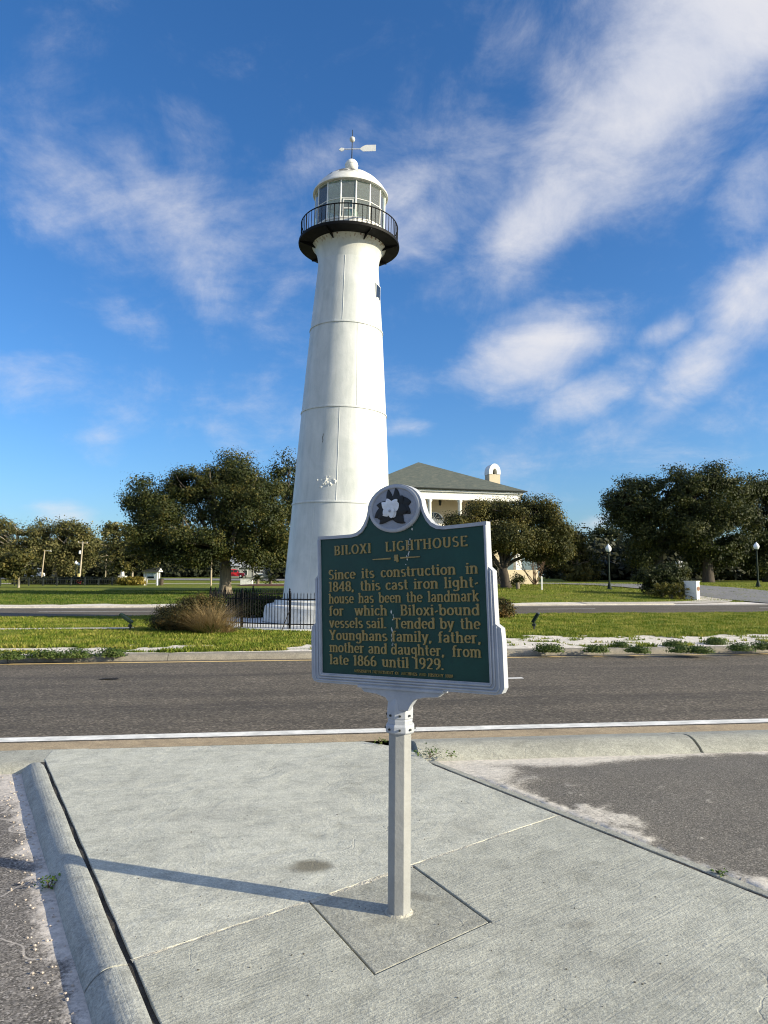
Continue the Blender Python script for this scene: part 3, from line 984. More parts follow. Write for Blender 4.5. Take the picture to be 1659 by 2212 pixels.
# ================================================================== THE LIGHTHOUSE
LH = Vector((-1.645, 25.4, MED_Z))
lh = thing('lighthouse', 'tall white cast iron lighthouse with black gallery and glass lantern', 'lighthouse', LH, (0, R(1.43), 0))
PROF = [(0.55, 1.99), (0.68, 1.955), (4.04, 1.745), (7.37, 1.540), (10.45, 1.326), (12.78, 1.130), (13.0, 1.118)]


def tr(z):
    return float(np.interp(z, [p[0] for p in PROF], [p[1] for p in PROF]))


mb = MB()   # plinth: drum, sloping shoulder, small upper tier
mb.lathe([(2.66, 0.0), (2.62, 0.10), (2.56, 0.50), (2.50, 0.555), (2.30, 0.60), (2.26, 0.60), (2.24, 0.70), (2.02, 0.745), (1.94, 0.75)], 96)
mb.build('plinth', M_white_worn, lh, smooth=True, angle=25)
levels = [0.66, 4.06, 7.38, 10.46, 13.0]
for i, (a, b) in enumerate(zip(levels[:-1], levels[1:])):
    mb = MB()
    k = 10
    mb.lathe([(tr(a + (b - a) * j / k), a + (b - a) * j / k) for j in range(k + 1)], 128)
    mb.build('tower_section', M_tower, lh, smooth=True)
for z in levels[1:4]:   # flanges where the iron courses meet: a proud lip over a shadow gap
    r_ = tr(z)
    mb = MB()
    mb.lathe([(r_ - .01, z + .065), (r_ + .020, z + .055), (r_ + .028, z + .01), (r_ + .026, z - .004), (r_ - .01, z - .006)], 128)
    mb.build('flange', M_tower, lh, smooth=True, angle=40)
# vertical plate seams
for i, (a, b) in enumerate(zip(levels[:-1], levels[1:])):
    for ang in ([-118, -60, -8, 48, 170], [-92, -30, 30, 150], [-70, -20, 40, 160], [-93, -42, 20, 140])[i]:
        mb = MB()
        k = 12
        pts = []
        for j in range(k + 1):
            z = a + 0.02 + (b - a - 0.05) * j / k
            pts.append((tr(z) + 0.002, z))
        vs = []
        for r_, z in pts:
            for dw, dr in ((-.011, -.004), (-.004, .007), (.004, .007), (.011, -.004)):
                aa = R(ang) + dw / r_
                vs.append(((r_ + dr) * math.cos(aa), (r_ + dr) * math.sin(aa), z))
        fs = [(j * 4 + c, j * 4 + c + 1, (j + 1) * 4 + c + 1, (j + 1) * 4 + c) for j in range(k) for c in range(3)]
        mb.add(vs, fs)
        mb.build('plate_seam', M_tower, lh)
# peeling paint on the second course and a small scar higher up
mb = MB()
for i in range(26):
    z = 4.73 + random.gauss(0, 0.10)
    an = R(-103) + random.gauss(0, 0.085)
    r_ = tr(z)
    w = random.uniform(.03, .09) / r_
    h = random.uniform(.02, .07)
    l = random.uniform(.012, .040)
    P = lambda aa, zz, rr: ((r_ + rr) * math.cos(aa), (r_ + rr) * math.sin(aa), zz)
    mb.add([P(an - w, z, .001), P(an, z + h, l), P(an + w, z + h * .3, .002), P(an + w * .2, z - h, .001), P(an, z - h * .2, l * .8)],
           [(0, 4, 1), (1, 4, 2), (2, 4, 3), (3, 4, 0)])
tag(mb.build('peeling_paint', M_white, lh), kind='stuff')
mb = MB()
for i in range(6):
    z = 6.15 + 0.05 * i
    an = R(-112) + 0.008 * math.sin(i * 1.7)
    r_ = tr(z) + 0.004
    mb.box(-.008, .008, -.004, .004, -.03, .03, Matrix.Translation((r_ * math.cos(an), r_ * math.sin(an), z)))
mb.build('paint_scar', M_dark, lh)
# small window on the right flank
an = R(-21)
zc = 11.9
r_ = tr(zc)
Mw = Matrix.Translation((r_ * math.cos(an), r_ * math.sin(an), zc)) @ Matrix.Rotation(an + math.pi / 2, 4, 'Z')
mb = MB()
mb.box(-.22, .22, -.012, .06, -.28, .28, Mw)
wn = mb.build('window', M_white, lh, bevel=.006)
mb = MB()
mb.box(-.19, .19, -.016, .03, -.25, .25, Mw)
mb.build('pane', M_window, wn)
# flared top course
mb = MB()
mb.lathe([(1.118, 12.99), (1.125, 13.12), (1.15, 13.30), (1.20, 13.47), (1.27, 13.60), (1.36, 13.70), (1.37, 13.74)], 128)
mb.build('flared_top', M_tower, lh, smooth=True)
# gallery: black deck, brackets, railing
mb = MB()
mb.lathe([(1.30, 13.70), (1.36, 13.715), (1.82, 13.735), (1.865, 13.75), (1.875, 13.80), (1.865, 13.86), (1.84, 13.872), (1.2, 13.88)], 128)
deck = mb.build('gallery_deck', M_black, lh, smooth=True, angle=40)
for k in range(7):
    a = R(-62 + 360 / 7 * k)
    Mb = Matrix.Rotation(a, 4, 'Z')
    mb = MB()
    mb.add([Mb @ Vector(p) for p in ((1.13, -.02, 13.40), (1.84, -.02, 13.70), (1.84, -.02, 13.745), (1.13, -.02, 13.72), (1.13, .02, 13.40), (1.84, .02, 13.70), (1.84, .02, 13.745), (1.13, .02, 13.72), (1.24, -.02, 13.56), (1.24, .02, 13.56))],
           [(0, 8, 1, 2, 3), (4, 7, 6, 5, 9), (0, 4, 9, 8), (8, 9, 5, 1), (1, 5, 6, 2), (2, 6, 7, 3)])
    mb.build('bracket', M_black, lh)
for k in range(40):  # bolt heads with rust round the collar
    a = 2 * math.pi * k / 40 + .05
    if random.random() < .45:
        mb = MB()
        mb.box(-.018, .018, -.02, .02, -.025, .012, Matrix.Translation((1.352 * math.cos(a), 1.352 * math.sin(a), 13.69)) @ Matrix.Rotation(a, 4, 'Z'))
        mb.build('bolt', simple('rusty_bolt', (.14, .05, .02), .9) if 'rusty_bolt' not in bpy.data.materials else bpy.data.materials['rusty_bolt'], lh)
rail = MB()
rail.tube([(1.79 * math.cos(2 * math.pi * k / 96), 1.79 * math.sin(2 * math.pi * k / 96), 14.53) for k in range(97)], 0.021, 6, cap=False)
rail.build('top_rail', M_black, lh, smooth=True)
bme = None
for k in range(68):
    a = 2 * math.pi * k / 68 + .03
    if bme is None:
        mb = MB()
        mb.tube([(0, 0, 13.86), (0, 0, 14.52)], 0.0115, 6)
        o = mb.build('baluster', M_black, lh)
        bme = o.data
    else:
        o = link('baluster', bme, M_black, lh)
    o.location = (1.79 * math.cos(a), 1.79 * math.sin(a), 0)
    if k % 8 == 0:
        o.scale = (1.9, 1.9, 1)
        o.location = (1.79 * math.cos(a) * (1), 1.79 * math.sin(a), 0)
# lantern room: 15 sides
NS, RG = 15, 1.29
A0 = -math.pi / 2 - math.pi / NS
def ring(r_, i):
    a = A0 + 2 * math.pi * i / NS
    return Vector((r_ * math.cos(a), r_ * math.sin(a), 0))
mb = MB()
mb.lathe([(RG + .03, 13.87), (RG + .03, 14.24), (RG + .05, 14.25), (RG + .05, 14.31), (RG - .06, 14.315), (RG - .06, 13.885)], NS, a0=A0)
mb.build('lantern_wall', M_white, lh)
mb = MB()
mb.lathe([(0.02, 13.90), (RG, 13.895)], NS, a0=A0)
mb.build('lantern_floor', M_white_worn, lh)
M_ceil = simple('lantern_ceiling', (0.52, 0.53, 0.50), 0.7, 0.08, 2.0)
mb = MB()
mb.lathe([(RG + .05, 15.74), (0.9, 15.98), (0.4, 16.2), (0.02, 16.3)], 45)
mb.build('lantern_ceiling', M_ceil, lh, smooth=True)
for i in range(NS):
    p, q_ = ring(RG, i), ring(RG, i + 1)
    mb = MB()
    mb.tube([p + Vector((0, 0, 14.30)), p + Vector((0, 0, 15.72))], 0.028, 6)
    mu = mb.build('mullion', M_white, lh)
    e = (q_ - p).normalized()
    nn = Vector((e.y, -e.x, 0))
    for z0, z1 in ((14.31, 14.98), (15.03, 15.70)):
        mb = MB()
        a_, b_ = p + e * .03, q_ - e * .03
        t_ = nn * .005
        mb.add([a_ + t_ + Vector((0, 0, z0)), b_ + t_ + Vector((0, 0, z0)), b_ + t_ + Vector((0, 0, z1)), a_ + t_ + Vector((0, 0, z1)),
                a_ - t_ + Vector((0, 0, z0)), b_ - t_ + Vector((0, 0, z0)), b_ - t_ + Vector((0, 0, z1)), a_ - t_ + Vector((0, 0, z1))],
               [(0, 1, 2, 3), (7, 6, 5, 4), (0, 4, 5, 1), (1, 5, 6, 2), (2, 6, 7, 3), (3, 7, 4, 0)])
        mb.build('pane', M_glass, lh)
    mb = MB()
    mb.tube([p + Vector((0, 0, 15.005)), q_ + Vector((0, 0, 15.005))], 0.018, 5)
    mb.build('glazing_bar', M_white, lh)
    mb = MB()
    mb.tube([p + Vector((0, 0, 15.71)), q_ + Vector((0, 0, 15.71))], 0.035, 5)
    mb.build('head_rail', M_white, lh)
# lens pedestal and lens seen through the glass
mb = MB()
mb.lathe([(0.02, 13.9), (.22, 13.92), (.16, 14.1), (.14, 14.5), (.26, 14.56), (.30, 14.62), (.34, 14.85), (.30, 15.1), (.2, 15.22), (.04, 15.26)], 20)
mb.build('lens', M_globe, lh, smooth=True)
mb = MB()
mb.tube([(0, 0, 15.25), (0, 0, 16.2)], .03, 8)
mb.build('vent_pipe', M_white, lh)
# service door frame on the camera side of the lantern
mb = MB()
pm = (ring(RG, 0) + ring(RG, 1)) / 2 + Vector((0, -.012, 0))
for dx in (-.17, .17):
    mb.box(pm.x + dx - .018, pm.x + dx + .018, pm.y - .02, pm.y + .02, 14.31, 14.96)
for zz in (14.62, 14.94):
    mb.box(pm.x - .152, pm.x + .152, pm.y - .018, pm.y + .018, zz - .018, zz + .018)
mb.build('service_hatch', M_white, lh)
# dome roof
def mat_dome():
    m, t, b, pos = principled('dome_paint')
    nz = t.noise(pos, 4.5, 6, .7, .8)
    z = t.n('ShaderNodeSeparateXYZ', {0: pos})
    k = t.math('MULTIPLY', t.rng(nz, 0.46, 0.52), t.math('MULTIPLY', t.rng(z.outputs[2], 15.95, 16.25), t.rng(z.outputs[0], 0.55, 0.05)))
    c = t.ramp(t.noise(pos, 2.5, 5, .6), [(.3, (.62, .62, .58)), (.7, (.78, .77, .73))])
    c = t.mix(k, c, (.07, .065, .045, 1))
    t.link(c, b.inputs['Base Color'])
    b.inputs['Roughness'].default_value = .5
    return m
mb = MB()
mb.lathe([(RG + .02, 15.70), (1.38, 15.69), (1.405, 15.71), (1.40, 15.76), (1.36, 15.80), (1.31, 15.90), (1.20, 16.05), (1.02, 16.24), (0.80, 16.41), (0.55, 16.56), (0.30, 16.67), (0.17, 16.71), (0.16, 16.76), (.14, 16.78)], 90)
mb.build('dome_roof', mat_dome(), lh, smooth=True, angle=50)
mb = MB()
mb.ball((0, 0, 16.97), .245, 24, 16)
fb = mb.build('finial_ball', M_white, lh, smooth=True)
mb = MB()
mb.lathe([(.24, 16.955), (.252, 16.965), (.252, 16.985), (.24, 16.995)], 24)
mb.build('ball_seam', M_white_worn, fb)
vane = MB()
vane.tube([(0, 0, 17.2), (0, 0, 18.40)], [.022, .012], 6)
vane.build('vane_rod', M_dark, lh)
mb = MB()
mb.ball((0, 0, 18.02), .105, 12, 8)
mb.build('vane_ball', M_chip, lh, smooth=True)
mb = MB()
Mv = Matrix.Rotation(R(-4), 4, 'Z')
mb.tube([Mv @ Vector((-.40, 0, 17.64)), Mv @ Vector((.36, 0, 17.64))], .016, 6)
mb.prism([(.30, 17.63), (.42, 17.54), (.90, 17.545), (.90, 17.79), (.52, 17.79), (.40, 17.735), (.30, 17.655)], -.008, .008, Mv @ Matrix(((1, 0, 0, 0), (0, 0, 1, 0), (0, 1, 0, 0), (0, 0, 0, 1))))
mb.prism([(-.50, 17.62), (-.40, 17.555), (-.31, 17.60), (-.31, 17.68), (-.42, 17.69)], -.02, .02, Mv @ Matrix(((1, 0, 0, 0), (0, 0, 1, 0), (0, 1, 0, 0), (0, 0, 0, 1))))
mb.build('weather_vane', M_white, lh)

# ---- white apron and the iron fence round the lighthouse
ap = MB()
ap.lathe([(4.72, 0.0), (4.70, 0.035), (0.5, 0.045)], 72)
apron = tag(ap.build('apron', M_white_worn), kind='structure')
apron.location = LH
fence = thing('picket_fence', 'black iron picket fence ringing the lighthouse base', 'fence', LH)
RF = 4.42
picket_me = None
NP = 272
for k in range(NP):
    a = 2 * math.pi * k / NP
    if picket_me is None:
        mb = MB()
        mb.box(-.0085, .0085, -.0085, .0085, .04, 1.06)
        mb.add([(-.0085, -.0085, 1.06), (.0085, -.0085, 1.06), (.0085, .0085, 1.06), (-.0085, .0085, 1.06), (0, 0, 1.11)], [(0, 1, 4), (1, 2, 4), (2, 3, 4), (3, 0, 4)])
        o = mb.build('picket', M_black, fence)
        picket_me = o.data
    else:
        o = link('picket', picket_me, M_black, fence)
    o.location = (RF * math.cos(a), RF * math.sin(a), random.uniform(-.008, .008))
    o.rotation_euler = (random.uniform(-.008, .008), random.uniform(-.012, .012), a)
for zz in (.17, .90):
    mb = MB()
    mb.tube([(RF * math.cos(2 * math.pi * k / 96), RF * math.sin(2 * math.pi * k / 96), zz) for k in range(97)], .017, 4, cap=False)
    mb.build('rail', M_black, fence)
pm_ = None
for k in range(16):
    a = R(-105) + 2 * math.pi * k / 16
    if pm_ is None:
        mb = MB()
        mb.box(-.022, .022, -.022, .022, .02, 1.12)
        mb.lathe([(.028, 1.12), (.036, 1.135), (.02, 1.16), (.03, 1.185), (.012, 1.22), (.002, 1.24)], 8)
        mb.box(-.045, .045, -.03, .03, .87, .93)
        mb.box(-.045, .045, -.03, .03, .14, .20)
        o = mb.build('post', M_black, fence)
        pm_ = o.data
        mb = MB()
        mb.tube([(-.02, 0, .55), (-.42, 0.06, .02)], .013, 5)
        b = mb.build('brace', M_black, o)
        br_me = b.data
    else:
        o = link('post', pm_, M_black, fence)
        link('brace', br_me, M_black, o)
    o.location = (RF * math.cos(a), RF * math.sin(a), 0)
    o.rotation_euler = (0, 0, a + math.pi)

# ================================================================== THE HISTORICAL MARKER
KS = 1.053
SIGN_YAW = R(37)
P_BASE = Vector((0.075, 3.690, -0.004))
marker = thing('historical_marker', 'green cast metal plaque sign on a silver post in front of the lighthouse', 'sign', P_BASE, (0, R(0.45), 0))

# octagonal post
mb = MB()
mb.lathe([(0.0605, -0.05), (0.0605, 0.90)], 8, a0=R(-67.5 - 3), capt=True)
mb.build('post', M_post, marker, bevel=0.003)
mb = MB()     # sandy grout at its foot
mb.lathe([(.074, -.002), (.068, .004), (.058, .008)], 14)
mb.build('foot_grout', M_joint_pale, marker, smooth=True)
# cast collar: ring with bolts, throat, rounded head
mb = MB()
mb.lathe([(.060, .872), (.071, .872), (.077, .880), (.077, .908), (.071, .916), (.066, .918)], 8, a0=R(-67.5 - 3))
col_ = mb.build('collar', M_silver, marker, bevel=0.003)
mb = MB()
mb.lathe([(.066, .915), (.068, .936), (.0655, .944), (.0705, .946), (.0705, .985), (.068, 1.015), (.061, 1.045), (.049, 1.07), (.032, 1.088), (.01, 1.095)], 8, a0=R(-67.5 - 3))
mb.build('socket', M_silver, marker, bevel=0.004)
for k in range(8):
    a = R(-93 + 45 * k)
    for zz, rr in ((.894, .0725), (.962, .066)):
        mb = MB()
        mb.tube([(rr * math.cos(a), rr * math.sin(a), zz), ((rr + .006) * math.cos(a), (rr + .006) * math.sin(a), zz)], .006, 6)
        mb.build('bolt', M_dark, marker)

pl_loc = Vector((0.085 * KS - 0.05 * KS * math.cos(SIGN_YAW), 3.42 * KS + 0.05 * KS * math.sin(SIGN_YAW), CAM_H)) - P_BASE
XZ = Matrix(((1, 0, 0, 0), (0, 0, 1, 0), (0, 1, 0, 0), (0, 0, 0, 1)))     # (x, z, depth) -> (x, y, z)


def outline_half(o):
    """right half of the plaque edge from bottom centre up to top centre; o = 0 outer edge, 1 inner edge"""
    MC = 0.335
    if o == 0:
        base = [(0.0, -.525), (.30, -.525), (.515, -.525), (.546, -.518), (.560, -.495), (.560, -.30), (.556, -.240), (.530, -.222), (.528, -.10), (.527, .010), (.506, .030), (.505, .12), (.505, .232), (.40, .229)]
        neck = [(.275, .228), (.243, .234), (.214, .250), (.192, .275), (.176, .303)]
        rx, ry = .166, .120
    else:
        base = [(0.0, -.476), (.30, -.476), (.470, -.476), (.486, -.476), (.490, -.473), (.490, -.30), (.490, -.240), (.490, -.222), (.490, -.10), (.490, .010), (.490, .030), (.490, .12), (.490, .215), (.40, .213)]
        neck = [(.280, .212), (.240, .217), (.207, .234), (.182, .262), (.163, .300)]
        rx, ry = .150, .108
    arc = [(rx * math.cos(R(a)), MC + ry * math.sin(R(a))) for a in (0, 12, 24, 36, 48, 60, 72, 82, 90)]
    return base + neck + arc


def sc2(pts):
    return [(x * KS, z * KS) for x, z in pts]


OUT = sc2(outline_half(0))
INN = sc2(outline_half(1))
full = lambda h: h + [(-x, z) for x, z in h[-2:0:-1]]
OUTF, INNF = full(OUT), full(INN)
mb = MB()
nO = len(OUTF)
D0, D1, DB = 0.0, 0.011, 0.040
vs = [(x, D0, z) for x, z in INNF] + [(x, D0, z) for x, z in OUTF] + [(x, D1, z) for x, z in INNF] + [(x, DB, z) for x, z in OUTF]
fs = []
for i in range(nO):
    j = (i + 1) % nO
    fs += [(i, j, nO + j, nO + i), (i, 2 * nO + i, 2 * nO + j, j), (nO + i, nO + j, 3 * nO + j, 3 * nO + i)]
fs.append(tuple(range(2 * nO, 3 * nO)))
fs.append(tuple(range(3 * nO, 4 * nO)))
mb.add(vs, fs)
plaque = mb.build('plaque', M_silver, marker, bevel=0.0)
plaque.location = pl_loc
plaque.rotation_euler = (0, R(-2.3), -SIGN_YAW)
mb = MB()
ZM = 0.335 * KS
mb.prism([(x * .9985, z if z < -.4 else z - .0005) for x, z in INNF], 0.0086, 0.0125, XZ)
mb.build('face', M_green, plaque)
# raised ribs on the lower frame, both sides and foot
def rib(pts, r_):
    m_ = MB()
    m_.tube([(x * KS, -0.0005, z * KS) for x, z in pts], r_ * KS, 6)
    return m_.build('rib', M_silver, plaque, smooth=True)
rib([(-.5005, .215), (-.5005, -.475), (-.492, -.4865), (.492, -.4865), (.5005, -.475), (.5005, .215)], .0055)
rib([(-.515, .012), (-.515, -.485), (-.505, -.499), (.505, -.499), (.515, -.485), (.515, .012)], .0055)
rib([(-.534, -.232), (-.536, -.495), (-.524, -.512), (.524, -.512), (.536, -.495), (.534, -.232)], .0055)
# bracket wings under the plaque (plaque frame of reference)
mb = MB()
mb.prism(sc2([(-.235, -.524), (.235, -.524), (.235, -.540), (.215, -.556), (.14, -.562), (.085, -.575), (.06, -.605), (.045, -.63), (-.045, -.63), (-.06, -.605), (-.085, -.575), (-.14, -.562), (-.215, -.556), (-.235, -.540)]), 0.004, 0.036, XZ)
mb.build('bracket', M_silver, plaque, bevel=.004)
mb = MB()
mb.prism(sc2([(-.25, -.5235), (.25, -.5235), (.25, -.536), (-.25, -.536)]), -0.006, 0.046, XZ)
mb.build('bracket_flange', M_silver, plaque, bevel=.003)

# medallion
def oval(rx, ry, y, prof, name, mat, n_=56):
    m_ = MB()
    vs, k = [], len(prof)
    for (dr, dy) in prof:
        for i in range(n_):
            a = 2 * math.pi * i / n_
            vs.append(((rx + dr) * math.cos(a) * KS, y + dy, ZM + (ry + dr) * math.sin(a) * KS))
    fs = [(j * n_ + i, j * n_ + (i + 1) % n_, (j + 1) * n_ + (i + 1) % n_, (j + 1) * n_ + i) for j in range(k - 1) for i in range(n_)]
    fs.append(tuple((k - 1) * n_ + i for i in range(n_)))
    m_.add(vs, fs)
    return m_.build(name, mat, plaque, smooth=True, angle=40)
oval(.150, .1135, 0.0, [(.004, .010), (.003, -.004), (-.001, -.0075), (-.010, -.0078), (-.0145, -.004), (-.0155, .0005)], 'medallion_ring', M_silver)
oval(.134, .0975, 0.0, [(.002, .004), (.001, -.0012), (-.04, -.0016)], 'medallion', M_med)


def leaf_shape(a0, L0, wd, bend, y, name, mat, c=(0, 0), n_=9, dome=0.003):
    """a broad magnolia leaf or petal laid on the medallion"""
    m_ = MB()
    left, right, mid = [], [], []
    for i in range(n_ + 1):
        f = i / n_
        ang = R(a0) + bend * f * f
        x = c[0] + math.cos(ang) * L0 * f * 1.18
        z = c[1] + math.sin(ang) * L0 * f * .92
        w = wd * math.sin(math.pi * min(1, (f * .92 + .06))) ** .8
        nx, nz = -math.sin(ang), math.cos(ang)
        left.append((x + nx * w, y, z + nz * w))
        right.append((x - nx * w, y, z - nz * w))
        mid.append((x, y - dome, z))
    vs = [((p[0]) * KS, p[1], ZM + p[2] * KS) for p in left + mid + right]
    k = n_ + 1
    fs = [(i, i + 1, k + i + 1, k + i) for i in range(n_)] + [(k + i, k + i + 1, 2 * k + i + 1, 2 * k + i) for i in range(n_)]
    m_.add(vs, fs)
    return m_.build(name, mat, plaque, smooth=True)


for i, (a, L0, w, bd) in enumerate(((107, .104, .021, -.10), (66, .108, .022, .25), (28, .096, .036, -.25), (2, .098, .030, -.45), (-52, .100, .020, -.1), (-80, .108, .024, .45), (-125, .104, .028, -.1), (-165, .102, .030, .15), (158, .084, .024, .1), (45, .08, .03, 0), (-20, .08, .03, 0), (-145, .09, .03, 0), (-105, .07, .03, 0))):
    leaf_shape(a, L0, w, bd, -0.0022 - .0005 * i, 'leaf', M_blk, (-.006, .004))
for i, (a, L0, w, bd, cx, cz) in enumerate(((-60, .040, .022, 0, -.012, .0), (-140, .045, .021, 0, -.005, .008), (20, .046, .022, .2, -.012, .004), (150, .050, .017, -.2, -.004, .004), (95, .052, .019, .1, -.010, .0), (60, .052, .017, -.1, -.006, .002), (-100, .036, .026, 0, -.008, .012), (0, .03, .024, 0, -.02, -.012))):
    leaf_shape(a, L0 * 1.2, w * 1.2, bd, -0.0085 - .0011 * i, 'petal', M_petal, (cx - .008, cz - .006), dome=.005)
mb = MB()
mb.ball((-.012 * KS, -.0215, ZM - .012 * KS), .0075, 8, 6)
mb.build('flower_centre', M_med, plaque)


# ---- raised lettering: strokes with thick stems, thin hairlines and small serifs
def arc(cx, cy, rx, ry, a0, a1, n_=9):
    return [(cx + rx * math.cos(R(a0 + (a1 - a0) * i / n_)), cy + ry * math.sin(R(a0 + (a1 - a0) * i / n_))) for i in range(n_ + 1)]


def ell(cx, cy, rx, ry, n_=16):
    return arc(cx, cy, rx, ry, 90, 450, n_)


X = 0.70


def foot(x, w=.13):
    return [(x - w, .03), (x + w, .03)]


def head(x, y, w=.13):
    return [(x - w, y - .03), (x + w, y - .03)]


def flag(x, y):
    return [(x - .14, y - .075), (x + .02, y - .02)]


